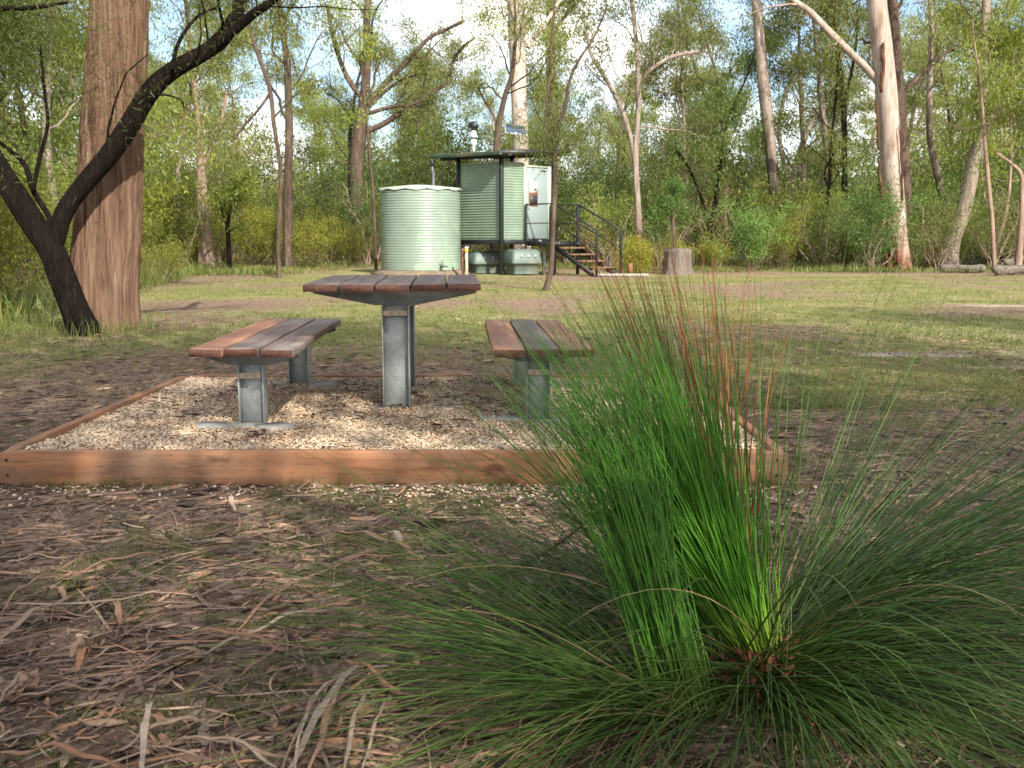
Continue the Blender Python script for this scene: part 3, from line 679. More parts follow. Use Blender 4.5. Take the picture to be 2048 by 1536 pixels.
# little posts near the tank
o = tag(empty('marker_post', (-1.26, 28.0, 0)), 'short pale timber post with a yellow and white cap right of the tank', 'post')
b = MB(); b.box((0, 0, .32), (.07, .07, .72), bevel=.006); b.build('post', M['postpale'], o)
b = MB(); b.box((0, -.02, .68), (.09, .1, .08), bevel=.01); b.build('yellow_cap', M['yellow_p'], o)
b = MB(); b.lathe([(0, .79), (.05, .77), (.055, .74), (0, .72)], k=14); b.build('white_knob', M['white'], o)
b = MB(); b.box((0, 0, .34), (.07, .07, .78), bevel=.006); tag(b.build('timber_post', M['postbrown'], loc=(-1.37, 28.15, 0)), 'short red-brown timber post touching the right side of the tank', 'post')

# ------------------------------------------------------------------ vegetation builders
def unit(v): return v/(np.linalg.norm(v)+1e-9)
class Tree:
    def __init__(s, seed):
        s.rg = np.random.default_rng(seed); s.wood = MB(); s.leaf = MB()
        s.leafL = .13; s.leafW = .035; s.leafN = 22; s.spread = .28; s.droop = .8; s.maxl = 3; s.wander = .22; s.trop = .06; s.tint0 = .5; s.rfac = 1; s.ct0 = .3; s.cvar = .2
        s.kseg = {0: 12, 1: 7, 2: 5, 3: 3, 4: 3}; s.nch = {0: 7, 1: 5, 2: 4, 3: 3}; s.clip = None
    def grow(s, p, d, L, r, lvl):
        rg = s.rg; n = {0: 10, 1: 7, 2: 5, 3: 4}.get(lvl, 3); P = [p]; d = unit(d)
        for i in range(n):
            d = unit(d+rg.normal(0, s.wander, 3)+np.array([0, 0, s.trop])); P.append(P[-1]+d*L/n)
        P = np.array(P); rr = np.linspace(r, r*(.3 if lvl >= s.maxl else .5), n+1)
        s.wood.tube(P, rr, s.kseg.get(lvl, 3), cap=False)
        if lvl >= s.maxl: s.clump(P, lvl); return
        if lvl == s.maxl-1: s.clump(P[-2:], lvl, .5)
        s.children(P, rr, L, lvl, s.ct0)
    def children(s, P, rr, L, lvl, t0=.3, nch=None):
        rg = s.rg; n = len(P)-1; m = nch or s.nch[lvl]
        for c in range(m):
            t = t0+(1-t0)*(c+rg.uniform(.1, .9))/m; f = t*n; i = min(n-1, int(f)); q = P[i]+(P[i+1]-P[i])*(f-i)
            ax = unit(P[i+1]-P[i]); v = rg.normal(size=3); v = unit(v-ax*np.dot(v, ax))
            ang = rg.uniform(.45, 1.05); d = ax*math.cos(ang)+v*math.sin(ang)
            s.grow(q, d, L*rg.uniform(.45, .75)*(1.15-.45*t), np.interp(f, range(n+1), rr)*rg.uniform(.3, .55)*s.rfac, lvl+1)
    def clump(s, P, lvl, k=1.0):
        rg = s.rg; n = int(s.leafN*k*rg.uniform(.5, 1.5))
        if n < 1: return
        t = rg.uniform(0, len(P)-1.001, n); i = t.astype(int); q = P[i]+(P[np.minimum(i+1, len(P)-1)]-P[i])*(t-i)[:, None]
        q = q+rg.normal(0, s.spread, (n, 3))*np.array([1, 1, .7])
        D = rg.normal(0, .6, (n, 3))+np.array([0, 0, -s.droop])
        tn = (s.tint0+rg.normal(0, s.cvar)+rg.normal(0, .13, n)).clip(0, 1)
        s.leaf.leaves(q, D, s.leafL*rg.uniform(.6, 1.3, n), s.leafW*rg.uniform(.7, 1.3, n), tn, rg)
    def done(s, name, loc, label, cat, bark, leafm, group=None, rz=0, wname='trunk', lname='crown'):
        o = tag(empty(name, loc, rz), label, cat, group)
        s.wood.build(wname, bark, o, smooth=True)
        if s.leaf.n: s.leaf.build(lname, leafm, o)
        return o
def dup(root, loc, rz, sc=1.0, label=None, group=None):
    r = root.copy(); C.objects.link(r); r.location = loc; r.rotation_euler = (0, 0, rz); r.scale = (sc, sc, sc)
    if label: r['label'] = label
    if group: r['group'] = group
    for ch in list(root.children):
        c = ch.copy(); C.objects.link(c); c.parent = r
    return r

def spline(pts, n):
    pts = np.array(pts, float); t = np.linspace(0, len(pts)-1, n); out = []
    for q in t:
        i = min(len(pts)-2, int(q)); f = q-i; p0 = pts[max(0, i-1)]; p1 = pts[i]; p2 = pts[i+1]; p3 = pts[min(len(pts)-1, i+2)]
        out.append(.5*(2*p1+(p2-p0)*f+(2*p0-5*p1+4*p2-p3)*f*f+(3*p1-p0-3*p2+p3)*f**3))
    return np.array(out)
def px_path(pts, Y, base=None, dy=0.0, n=None):
    """surveyed centre line (u, v, width px) at distance Y -> local points and radii"""
    out = []
    for i, (u, v, w) in enumerate(pts):
        yy = Y+dy*i; p = DP(u, v, yy); out.append((p.x, p.y, p.z, w*yy/F/2))
    sp = spline(out, n or max(8, len(out)*5))
    return sp[:, :3]-(np.array(base) if base is not None else 0), sp[:, 3]
def hero(name, label, cat, Y, trunk, limbs, bark, leafm, seed, top=14, ncrown=7, crownL=3.0, t0=.55, k=20, group=None, leafN=34, spread=.2, leafL=.13, leafW=.036, rough=.05, limb_lv=1, nch=None, droop=.8, sink=.3, maxl=3, upw=.02, fork=True, tint0=.5, rfac=.8, ridge=0):
    T = Tree(seed); T.rfac = rfac; T.leafN = leafN; T.spread = spread; T.leafL = leafL; T.leafW = leafW; T.droop = droop; T.maxl = maxl; T.tint0 = tint0
    if nch: T.nch = nch
    b0 = DP(trunk[0][0], trunk[0][1], Y); base = np.array([b0.x, b0.y, gz(b0.x, b0.y)])
    P, r = px_path(trunk, Y, base, n=len(trunk)*8)
    P[0, 2] = min(P[0, 2], 0)
    P = np.vstack([[P[0, 0], P[0, 1], -sink], P]); r = np.concatenate([[r[0]*1.1], r])
    d = unit(P[-1]-P[-6]); topz = P[-1, 2]
    if top > topz+.5:
        n = 10; Q = [P[-1]]; st = (top-topz)/n
        for i in range(n):
            d = unit(d+T.rg.normal(0, .10, 3)+np.array([0, 0, .08])); Q.append(Q[-1]+d*st)
        P = np.vstack([P, Q[1:]]); r = np.concatenate([r, np.linspace(r[-1], r[-1]*.35, n+1)[1:]])
    # buttressed, uneven bark outline
    n = len(P); a = np.linspace(0, 2*math.pi, k, endpoint=False); ph = T.rg.uniform(0, 6, 4)
    disp = 1+rough*(np.sin(3*a[None]+ph[0]+P[:, 2:3]*.35)+.6*np.sin(7*a[None]+ph[1]+P[:, 2:3]*.6)+.5*np.sin(2*a[None]+ph[3]-P[:, 2:3]*.8))
    disp *= 1+.25*np.exp(-np.clip(P[:, 2:3], 0, 99)/(r[2]*2.0))*(1+.45*np.sin(5*a[None]+ph[2]))*.8
    if ridge:
        m_ = 150; P = spline(np.column_stack([P, r]), m_); r = P[:, 3]; P = P[:, :3]; n = m_
        disp = np.ones((n, k)); disp += .035*(np.sin(2*a[None]+P[:, 2:3]*.5)+.6*np.sin(5*a[None]+1+P[:, 2:3]*.3))*.8
        disp *= 1+.2*np.exp(-np.clip(P[:, 2:3], 0, 99)/.4)*(1+.5*np.sin(5*a[None]+1))*.6
        for i_ in range(n):
            for j_ in range(k):
                q_ = Vector((math.cos(a[j_])*6.5, math.sin(a[j_])*6.5, P[i_, 2]*.9)); q2 = Vector((math.cos(a[j_])*14, math.sin(a[j_])*14, P[i_, 2]*1.6))
                disp[i_, j_] += ridge*(.6-1.7*abs(noise.noise(q_))+.5*noise.noise(q2))
    T.wood.tube(P, r, k, disp=disp)
    T.children(P, r, crownL/.6, 0, t0, max(3, int(ncrown*(.8 if top > 9.5 else 1))))
    for (pts, dyy, nc, LL) in limbs:
        Q, q = px_path(pts, Y, base, dy=dyy)
        T.wood.tube(Q, q, 10, cap=False, disp=1+.06*np.sin(3*np.linspace(0, 6.28, 10, endpoint=False)[None]+Q[:, 2:3]*3))
        if nc:
            T.children(Q, q, LL/.6, limb_lv, .3, nc)
            T.clump(Q[-2:], 2)
    return T.done(name, base, label, cat, M[bark], M[leafm], group)

def make_gum(seed, height, r, bark, leafm, t0=.4, ncr=9, lean=.05, crown=2.6, leafN=26, spread=.32, L=.15, Wd=.04):
    T = Tree(seed); T.leafN = leafN; T.spread = spread; T.leafL = L; T.leafW = Wd; rg = T.rg
    d = unit(np.array([rg.normal(0, lean), rg.normal(0, lean), 1])); P = [np.array([0, 0, -.2])]
    n = 12
    for i in range(n): d = unit(d+rg.normal(0, .06, 3)+np.array([0, 0, .03])); P.append(P[-1]+d*height/n)
    P = np.array(P); rr = r*np.linspace(1.1, .22, n+1)**.9
    T.wood.tube(P, rr, 9, cap=False); T.children(P, rr, crown/.6, 0, t0, ncr)
    T.clump(P[-3:], 3, 2)
    return T
def make_shrub(seed, h, w, nstem, leafN, spread, L, Wd, droop=-.3):
    T = Tree(seed); T.leafN = leafN; T.spread = spread; T.leafL = L; T.leafW = Wd; T.droop = droop; T.maxl = 2; T.nch = {0: 4, 1: 4, 2: 3}; T.kseg = {0: 5, 1: 3, 2: 3}; T.trop = .1; T.ct0 = .06
    rg = T.rg
    for i in range(nstem):
        a = rg.uniform(0, 6.28); tl_ = rg.uniform(.05, w/h*.75)
        T.grow(np.array([math.cos(a)*.08*w, math.sin(a)*.08*w, -.05]), np.array([math.cos(a)*tl_, math.sin(a)*tl_, 1]), h*rg.uniform(.6, 1.0), .018*h*.5, 0)
    return T

# ------------------------------------------------------------------ the trees one can pick out
hero('stringybark_tree', 'massive red-brown stringy-barked trunk standing close at the left', 'tree', 11.5,
     [(207, 655, 122), (208, 600, 120), (209, 547, 121), (216, 455, 119), (222, 320, 114), (230, 182, 108), (240, 0, 101), (250, -260, 88), (262, -600, 76)], [],
     'redbark', 'gum', 11, top=13, ncrown=8, crownL=3.2, t0=.75, k=200, rough=.035, sink=.2, ridge=.055)
hero('wattle_tree', 'black-barked tree leaning left and forking low in front of the massive red-brown trunk', 'tree', 10.8,
     [(168, 664, 56), (150, 620, 48), (122, 548, 48), (103, 500, 47), (70, 452, 46), (40, 405, 45), (5, 350, 41), (-30, 290, 40), (-75, 200, 36), (-130, 60, 30)],
     [([(103, 520, 30), (113, 478, 36), (132, 419, 36), (172, 364, 36), (214, 314, 38), (255, 255, 40), (301, 182, 37), (346, 141, 33), (410, 105, 30), (446, 76, 32), (474, 27, 27), (490, -40, 24), (520, -140, 20)], .02, 5, 1.5),
      ([(440, 84, 18), (478, 52, 19), (512, 24, 17), (547, 0, 15), (600, -60, 13), (680, -130, 10)], -.03, 5, 1.3),
      ([(112, 478, 8), (96, 430, 11), (66, 380, 11), (50, 330, 10), (20, 300, 8), (-20, 270, 6)], .05, 4, .9),
      ([(66, 380, 9), (78, 320, 8), (95, 250, 7), (90, 190, 6), (80, 90, 5)], .04, 7, 1.0),
      ([(-130, 60, 22), (-60, 30, 14), (0, 18, 10), (70, 15, 8), (138, 4, 5)], -.1, 5, .9),
      ([(346, 141, 9), (352, 100, 8), (372, 60, 7), (400, 30, 6), (440, 12, 5)], .05, 4, .9),
      ([(301, 190, 6), (330, 190, 4), (362, 200, 3), (368, 222, 3)], .05, 2, .4)],
     'blackbark', 'needle', 12, top=8.5, ncrown=8, crownL=1.6, t0=.55, k=70, rough=.06, leafN=190, spread=.3, leafL=.085, leafW=.008, limb_lv=2, droop=.5, sink=.1, tint0=.6, rfac=.55, ridge=.07, nch={0: 6, 1: 6, 2: 5, 3: 3})
hero('gum_tree', 'straight pale trunk rising behind the roof of the toilet hut', 'tree', 36,
     [(1047, 532, 36), (1044, 400, 33), (1042, 300, 31), (1038, 200, 30), (1034, 100, 32), (1031, 0, 33), (1028, -120, 31)],
     [([(1056, 95, 10), (1080, 60, 8), (1108, 20, 7), (1130, -20, 6)], .2, 4, 1.8)], 'palebark', 'gum', 13, top=15, ncrown=5, t0=.45, rough=.02)
hero('gum_tree', 'tall pale gum with a red-brown peeling foot at the right', 'tree', 31.4,
     [(1797, 543, 46), (1793, 500, 44), (1788, 420, 43), (1781, 300, 40), (1773, 190, 41), (1763, 90, 39), (1752, 0, 37), (1740, -130, 34)],
     [([(1760, 175, 11), (1739, 143, 14), (1690, 95, 14), (1650, 55, 13), (1618, 22, 12), (1586, 0, 11), (1540, -40, 9)], .0, 4, 1.8)], 'stocking_red', 'gum', 14, top=17, ncrown=8, t0=.7, rough=.03)
hero('gum_tree', 'dark brown trunk tucked right behind the tall pale gum', 'tree', 33.5,
     [(1812, 532, 24), (1812, 400, 22), (1803, 260, 20), (1792, 100, 20), (1785, 0, 18)],
     [([(1798, 205, 10), (1822, 170, 10), (1850, 140, 9), (1885, 110, 8), (1930, 85, 7)], .1, 6, 1.6)], 'brownbark', 'gum', 15, top=14, ncrown=8, t0=.6)
hero('gum_tree', 'slightly curved trunk, pale above and dark below, between the stump and the tall pale gum', 'tree', 35,
     [(1563, 535, 26), (1560, 460, 22), (1549, 370, 21), (1540, 278, 21), (1529, 185, 22), (1520, 93, 21), (1512, 0, 18), (1506, -120, 16)], [], 'stocking_dark', 'gum', 16, top=15, ncrown=7, t0=.66)
hero('gum_tree', 'thick grey trunk leaning right from a flared base at the right edge of the bush', 'tree', 33.5,
     [(1893, 524, 42), (1904, 480, 32), (1928, 417, 28), (1944, 340, 27), (1958, 290, 28), (1966, 255, 24), (1962, 200, 20), (1967, 110, 17), (1970, 46, 16), (1974, -30, 14)],
     [([(1962, 275, 16), (1978, 245, 18), (1993, 222, 16), (2012, 190, 14), (2030, 160, 12), (2060, 110, 10)], .1, 5, 1.8)], 'greybark', 'gum', 17, top=12, ncrown=8, t0=.55)
hero('gum_tree', 'thin nearly black trunk left of the tall pale gum', 'tree', 38,
     [(1690, 530, 14), (1689, 370, 11), (1687, 208, 11), (1678, 130, 9), (1670, 60, 8), (1660, -10, 7)], [([(1688, 210, 6), (1700, 160, 6), (1712, 90, 5), (1716, 20, 4)], .1, 5, 1.3)], 'blackbark', 'gum', 18, top=11, ncrown=9, t0=.5)
hero('gum_tree', 'slim dark-footed trunk between the tall pale gum and the leaning grey trunk', 'tree', 37,
     [(1898, 525, 20), (1887, 407, 14), (1868, 320, 13), (1859, 260, 12), (1860, 160, 11), (1862, 60, 9), (1860, -20, 8)], [], 'stocking_dark', 'gum', 19, top=12, ncrown=9, t0=.5)
hero('gum_tree', 'brown trunk dividing into two slim stems, behind the stair and stump', 'tree', 33,
     [(1279, 505, 13), (1277, 440, 12), (1271, 324, 11), (1274, 260, 10), (1277, 185, 10), (1273, 93, 9), (1264, 0, 8)],
     [([(1269, 318, 8), (1258, 265, 10), (1239, 208, 9), (1210, 155, 8), (1183, 111, 7), (1172, 60, 6)], .1, 6, 1.5),
      ([(1278, 170, 7), (1295, 145, 7), (1330, 120, 7), (1365, 108, 6), (1400, 104, 5)], .1, 5, 1.4)], 'greybark', 'gum', 20, top=10, ncrown=12, t0=.4)
hero('sapling_tree', 'slender dark crooked tree on the lawn directly in front of the hut stair', 'tree', 19.6,
     [(1092, 580, 11), (1098, 560, 11), (1103, 530, 10), (1106, 457, 10), (1108, 404, 11), (1109, 325, 10), (1106, 304, 9)],
     [([(1107, 318, 7), (1098, 296, 7), (1092, 270, 6), (1091, 246, 6), (1094, 200, 5), (1100, 140, 5), (1104, 70, 4), (1110, 0, 4)], .04, 7, .9),
      ([(1109, 318, 8), (1114, 280, 8), (1118, 250, 7), (1130, 215, 7), (1140, 160, 6), (1158, 120, 5), (1190, 70, 4), (1215, 10, 4)], -.04, 7, .9)], 'brownbark', 'needle', 21, top=0, ncrown=5, crownL=.8, t0=.8, k=12, leafN=30, spread=.3, leafL=.09, leafW=.014, limb_lv=2, tint0=.85, rfac=.6)
hero('gum_tree', 'wide branching gum with long dark limb left of the hut roof', 'tree', 40,
     [(722, 530, 30), (716, 400, 28), (714, 322, 27), (722, 250, 24), (728, 200, 20), (734, 120, 16), (733, 40, 14), (740, -40, 12)],
     [([(735, 262, 12), (765, 249, 11), (800, 226, 10), (841, 202, 10), (879, 176, 9), (897, 160, 8), (905, 125, 7), (923, 97, 6), (950, 75, 5)], .1, 5, 1.6),
      ([(736, 210, 12), (758, 180, 12), (782, 155, 11), (806, 132, 10), (832, 103, 9), (858, 76, 8), (890, 60, 7), (926, 44, 6)], .1, 5, 1.6),
      ([(728, 200, 10), (700, 165, 10), (680, 120, 9), (665, 70, 8), (655, 10, 7)], .1, 5, 1.6)], 'brownbark', 'gum', 22, top=12, ncrown=12, t0=.35)
hero('gum_tree', 'dark trunk just left of the pale one behind the solar panel', 'tree', 34,
     [(985, 520, 14), (990, 400, 13), (994, 293, 13), (999, 243, 12), (1011, 190, 10), (1024, 150, 9), (1030, 90, 7)],
     [([(996, 262, 5), (984, 225, 5), (968, 200, 4), (955, 170, 4)], .1, 5, 1.0)], 'brownbark', 'gum', 23, top=9, ncrown=9, t0=.5)
hero('sapling_tree', 'thin brown stem leaning over the water tank from behind', 'tree', 33,
     [(752, 520, 6), (747, 395, 6), (740, 320, 5), (736, 264, 5), (727, 180, 4), (720, 120, 3)], [], 'brownbark', 'wattle', 24, top=8, ncrown=7, crownL=1.3, t0=.5, maxl=2)
hero('gum_tree', 'slim brown crooked stem above the left shrubs, right of the black forked tree', 'tree', 26,
     [(556, 500, 9), (560, 400, 8), (560, 330, 8), (548, 250, 8), (540, 180, 8), (520, 120, 7), (503, 70, 6), (490, 0, 5)],
     [([(541, 185, 6), (520, 215, 5), (490, 250, 5), (462, 285, 4)], .0, 4, .8), ([(548, 235, 4), (580, 200, 4), (600, 180, 3)], .0, 3, .8)], 'brownbark', 'gum', 25, top=8, ncrown=7, t0=.6, crownL=1.8)
hero('gum_tree', 'thick shaggy brown trunk half hidden in the shrubs left of the tank', 'tree', 34,
     [(412, 525, 30), (408, 430, 26), (404, 380, 20), (400, 300, 14), (392, 200, 12), (380, 100, 10), (372, 0, 8)], [([(402, 340, 9), (420, 300, 8), (440, 250, 7), (455, 180, 6)], .1, 5, 1.5)], 'pinkbark', 'gum', 26, top=11, ncrown=8, t0=.5)
hero('gum_tree', 'short dark trunk top seen right of the pale trunk behind the hut', 'tree', 42,
     [(1110, 520, 22), (1106, 300, 20), (1102, 120, 19), (1102, 60, 18), (1100, 0, 17)], [([(1104, 70, 8), (1125, 40, 7), (1150, 10, 6)], .1, 4, 1.6)], 'brownbark', 'gum', 27, top=14, ncrown=8, t0=.6)
hero('gum_tree', 'white-limbed gum spreading behind the curved trunk', 'tree', 43,
     [(1585, 520, 18), (1578, 420, 16), (1590, 340, 13), (1612, 270, 11), (1640, 215, 9), (1668, 170, 7)],
     [([(1583, 380, 10), (1562, 300, 9), (1560, 230, 8), (1580, 160, 7), (1588, 110, 6)], .1, 5, 1.8), ([(1590, 345, 6), (1560, 290, 5), (1545, 240, 4)], .1, 3, 1.3)], 'whitebark', 'gum', 28, top=9, ncrown=7, t0=.5)
hero('sapling_tree', 'thin bare reddish sapling stem at the right, beside the charred log', 'tree', 30.5,
     [(1989, 540, 9), (1984, 440, 8), (1976, 360, 8), (1970, 290, 6), (1966, 230, 5)], [], 'pinkbark', 'gum', 29, top=7.5, ncrown=5, crownL=1.2, t0=.6, maxl=2)
hero('sapling_tree', 'short orange-brown stem at the far right edge, by the heap of wood', 'tree', 30.5,
     [(2034, 542, 16), (2040, 480, 12), (2044, 400, 9), (2042, 350, 8), (2020, 325, 6), (1990, 305, 5)], [], 'pinkbark', 'gum', 30, top=0, ncrown=3, crownL=1.0, t0=.7, maxl=2)
hero('gum_tree', 'straight brown trunk in the shade between the white-limbed gum and the thin black trunk', 'tree', 40,
     [(1625, 520, 14), (1640, 400, 12), (1652, 300, 11), (1640, 180, 9), (1630, 60, 8)], [], 'greybark', 'gumdark', 31, top=11, ncrown=9, t0=.45)
hero('gum_tree', 'twin-stemmed slim tree in front of the bush right of the stair', 'tree', 35,
     [(1416, 515, 12), (1420, 460, 10), (1432, 400, 9), (1440, 330, 7), (1450, 260, 6)], [([(1418, 450, 6), (1400, 390, 6), (1375, 330, 5), (1352, 300, 4)], .1, 5, 1.1)], 'blackbark', 'gumdark', 32, top=7.5, ncrown=8, t0=.4, crownL=1.6)
hero('wattle_tree', 'small bright green bushy tree directly behind the stump', 'tree', 31,
     [(1350, 520, 7), (1348, 470, 6), (1345, 430, 5), (1342, 390, 4)], [], 'brownbark', 'fresh', 33, top=2.8, ncrown=11, crownL=.8, t0=.35, maxl=2, leafN=70, spread=.12, leafL=.09, leafW=.022, droop=0, nch={0: 6, 1: 6, 2: 4})
hero('wattle_tree', 'dark little tree with black forked stem in the left shrubs', 'tree', 30,
     [(456, 470, 9), (455, 450, 8), (460, 420, 6), (466, 380, 5)], [([(456, 455, 4), (446, 430, 4), (440, 400, 3)], .0, 4, .5), ([(456, 465, 4), (470, 455, 3), (484, 445, 2)], .0, 2, .4)], 'blackbark', 'wattle', 34, top=2.4, ncrown=8, crownL=.9, t0=.5, maxl=2, leafN=60, spread=.14, sink=1.2)

# loose bark on the tall pale gum: ribbons lying against and peeling off the trunk
pale = [o for o in bpy.data.objects if o.get('label') == 'tall pale gum with a red-brown peeling foot at the right'][0]
M['peel'] = barkmat('peeling_red_brown_bark', [(.02, .009, .006), (.06, .025, .015), (.11, .05, .03), (.17, .1, .07)], 7, (1, 1, .2), 1.0)
for pts in ([(1766, 85, 5), (1765, 110, 7), (1767, 135, 6), (1762, 165, 8), (1763, 185, 4)], [(1757, 320, 4), (1760, 360, 9), (1766, 400, 8), (1770, 440, 6), (1768, 470, 3)], [(1776, 360, 3), (1779, 400, 8), (1778, 440, 10), (1781, 490, 8), (1783, 530, 5)],
            [(1752, 200, 3), (1755, 250, 5), (1757, 300, 4)], [(1798, 250, 2), (1803, 330, 4), (1806, 400, 3)], [(1768, 500, 4), (1774, 520, 9), (1780, 540, 12)], [(1790, 470, 2), (1793, 500, 6), (1797, 541, 7)]):
    Pp, rp = px_path(pts, 31.4-.36-.12*(pts[0][1] > 450), pale.location, n=14); bb = MB(); rr_ = np.random.default_rng(len(pts)*7+pts[0][0]); Pp = Pp+rr_.normal(0, .008, Pp.shape)
    bb.tube(Pp, rp, 6, disp=1+.25*rr_.normal(size=(14, 6))); bb.build('bark_strip', M['peel'], pale)

# ------------------------------------------------------------------ forest fill: individual copies behind the clearing
rnd = random.Random(8)
protoY = -400
gums = []
specs = [(101, 11, .11, 'greybark', 'gum', .3, 14), (102, 13, .13, 'whitebark', 'gum', .4, 12), (103, 9, .09, 'brownbark', 'gumdark', .25, 14), (104, 13, .15, 'brownbark', 'gum', .35, 13), (105, 8, .06, 'pinkbark', 'wattle', .2, 14), (106, 10, .1, 'blackbark', 'gum', .3, 14)]
for i, (sd_, h_, r_, bk, lf, t0, nc) in enumerate(specs):
    T = make_gum(sd_, h_, r_, bk, lf, t0, nc, leafN=34, spread=.2, L=.15, Wd=.042, crown=2.3)
    gums.append((T, bk, lf, h_))
FOREST = 'slender gum trees filling the bush behind the clearing'
flab = {'greybark': 'slender grey-barked gum', 'whitebark': 'tall pale-stemmed gum', 'brownbark': 'brown-barked gum', 'pinkbark': 'low pinkish-stemmed gum with yellow-green leaves', 'blackbark': 'dark-stemmed gum'}
# positions
spots = []
def far_from(x, y, r, L_):
    return all((x-a)**2+(y-b_)**2 > r*r for a, b_ in L_)
tries = 0
while len(spots) < 88 and tries < 6000:
    tries += 1
    y = rnd.uniform(33, 95); x = rnd.uniform(-.62*y-3, .62*y+3)
    if y < edgeY(x)+1.5 or (y > 70 and rnd.random() < .3): continue
    if y < 42 and abs(x/y*F+1024-900) < 190: continue
    if far_from(x, y, 2.0+y*.03, spots): spots.append((x, y))
for y, x in ((14, -9.2), (16.5, -11), (19, -9.8), (22, -12), (24, -10.8), (27, -13.2), (18, -13.5), (30, -12.2), (13, -12)): spots.append((x, y))
def zone(x, y):
    u = 1024+x/y*F
    z = next(t for m, t in ((320, 'behind the massive left trunk'), (740, 'left of the water tank'), (1000, 'behind the water tank'), (1240, 'behind the hut stair'), (1500, 'behind the stump'), (1720, 'left of the tall pale gum'), (1900, 'right of the tall pale gum'), (1e9, 'at the right edge')) if u < m)
    return ', '+z+(', close to the lawn' if y < 38 else ', further back' if y < 55 else ', farthest back')
protos = {}
for j, (x, y) in enumerate(spots):
    i = rnd.choice([0, 0, 1, 2, 2, 3, 3, 4, 5])
    if x < -4: i = rnd.choice([0, 4, 3, 4, 5, 2, 0])
    sc = rnd.uniform(.75, 1.2)*(1+max(0, (y-45))*.004)
    loc = (x, y, gz(x, y)); T, bk, lf, h_ = gums[i]
    if i not in protos:
        protos[i] = T.done('gum_tree', loc, flab[bk]+zone(x, y), 'tree', M[bk], M[lf], 'bush trees, '+bk.replace('bark', ' bark')+zone(x, y))
        protos[i].scale = (sc,)*3; protos[i].rotation_euler = (0, 0, rnd.uniform(0, 6.28))
    else: dup(protos[i], loc, rnd.uniform(0, 6.28), sc, flab[bk]+zone(x, y), 'bush trees, '+bk.replace('bark', ' bark')+zone(x, y))
# saplings / tall shrubs
def scatter(protospec, positions, name, label, group, cat='shrub'):
    pr = {}
    for (x, y, i, sc) in positions:
        T, bk, lf = protospec[i]; loc = (x, y, gz(x, y)-.02)
        lb = label[i]+zone(x, y); gp_ = group[i]+zone(x, y)
        if i not in pr:
            pr[i] = T.done(name, loc, lb, cat, M[bk], M[lf], gp_, wname='stems', lname='foliage'); pr[i].scale = (sc,)*3; pr[i].rotation_euler = (0, 0, rnd.uniform(0, 6))
        else: dup(pr[i], loc, rnd.uniform(0, 6.28), sc, lb, gp_)
sh = [(make_shrub(201, 3.4, 2.2, 7, 34, .20, .12, .035), 'greybark', 'wattle'), (make_shrub(202, 2.4, 2.2, 9, 40, .17, .09, .025), 'brownbark', 'yellow'),
      (make_shrub(203, 4.4, 2.6, 6, 34, .24, .13, .038), 'pinkbark', 'gum'), (make_shrub(204, 3.0, 2.4, 8, 40, .2, .11, .03), 'brownbark', 'gumdark'),
      (make_shrub(205, 1.5, 1.8, 9, 40, .14, .08, .022), 'brownbark', 'yellow'), (make_shrub(206, 3.8, 2.4, 6, 34, .2, .12, .034), 'pinkbark', 'fresh')]
pos = []
tries = 0; tk = []
while len(pos) < 270 and tries < 9000:
    tries += 1
    y = 31+rnd.expovariate(1/9.0); x = rnd.uniform(-.6*y-2, .6*y+2)
    if y > 70: continue
    e = edgeY(x)
    if x >= -5 and y < e+.3: continue
    if x < -5 and y < max(e, 34) and not (x < -9.5): continue
    u = 1024+x/y*F
    if far_from(x, y, .9+.018*y, tk):
        tk.append((x, y))
        left = u < 900; right = u > 1560
        if left: i = rnd.choices([0, 1, 2, 4, 5, 3], [4, 4, 2.5, 2, 2.5, .6])[0]
        elif right: i = rnd.choices([0, 1, 2, 3, 5], [1.5, .5, 1, 4, 2.5])[0]
        else: i = rnd.choices([0, 1, 2, 3, 4, 5], [3, 2, 2, 2, 2, 3])[0]
        pos.append((x, y, i, rnd.uniform(.7, 1.15)*(.75 if y < e+3 else 1)))
tries = 0; m0 = len(pos)
while len(pos) < m0+26 and tries < 4000:
    tries += 1; y = rnd.uniform(41, 66); x = rnd.uniform(-.58*y, .58*y)
    if far_from(x, y, 2.2, tk): tk.append((x, y)); pos.append((x, y, rnd.choice([2, 2, 3, 0, 5]), rnd.uniform(1.5, 2.3)))
# left flank of the clearing, nearer
for (x, y, i, sc) in [(-6.9, 12.6, 4, .8), (-7.6, 14.2, 1, .8), (-8.4, 13.2, 0, .7), (-6.6, 11.6, 4, .5), (-8.2, 16.2, 1, .9), (-9.3, 17.5, 0, .9), (-9.6, 20, 1, .9), (-10.4, 22, 5, .8), (-9.8, 23.6, 4, 1), (-11, 25, 0, 1), (-10.6, 27.6, 1, 1), (-12, 29, 5, .9), (-11.4, 31.5, 0, .9), (-13, 34, 1, 1), (-12.5, 26, 2, .9), (-13, 22, 2, .8), (-11, 18, 2, .8), (-10, 14.5, 2, .7), (-7.2, 12.0, 4, .55), (-10.2, 12.4, 5, .7), (-8.0, 11.2, 3, .4)]:
    pos.append((x, y, i, sc))
SL = ['soft yellow-green leafy shrub', 'bright yellow-green bushy shrub', 'tall grey-green open shrub', 'dark green dense shrub', 'low golden-green shrub', 'fresh green tall shrub']
for u_, y_, i_, c_ in ((775, 46, 2, 1.35), (835, 43, 3, 1.7), (890, 45, 2, 1.3), (942, 42, 3, 1.85), (985, 46, 2, 1.4), (1075, 43, 3, 1.6), (1130, 45, 2, 1.4), (1195, 42, 3, 1.4), (1420, 44, 3, 1.7), (1650, 43, 3, 1.7), (1960, 42, 3, 1.8)): pos.append(((u_-1024)/F*y_, y_, i_, c_))
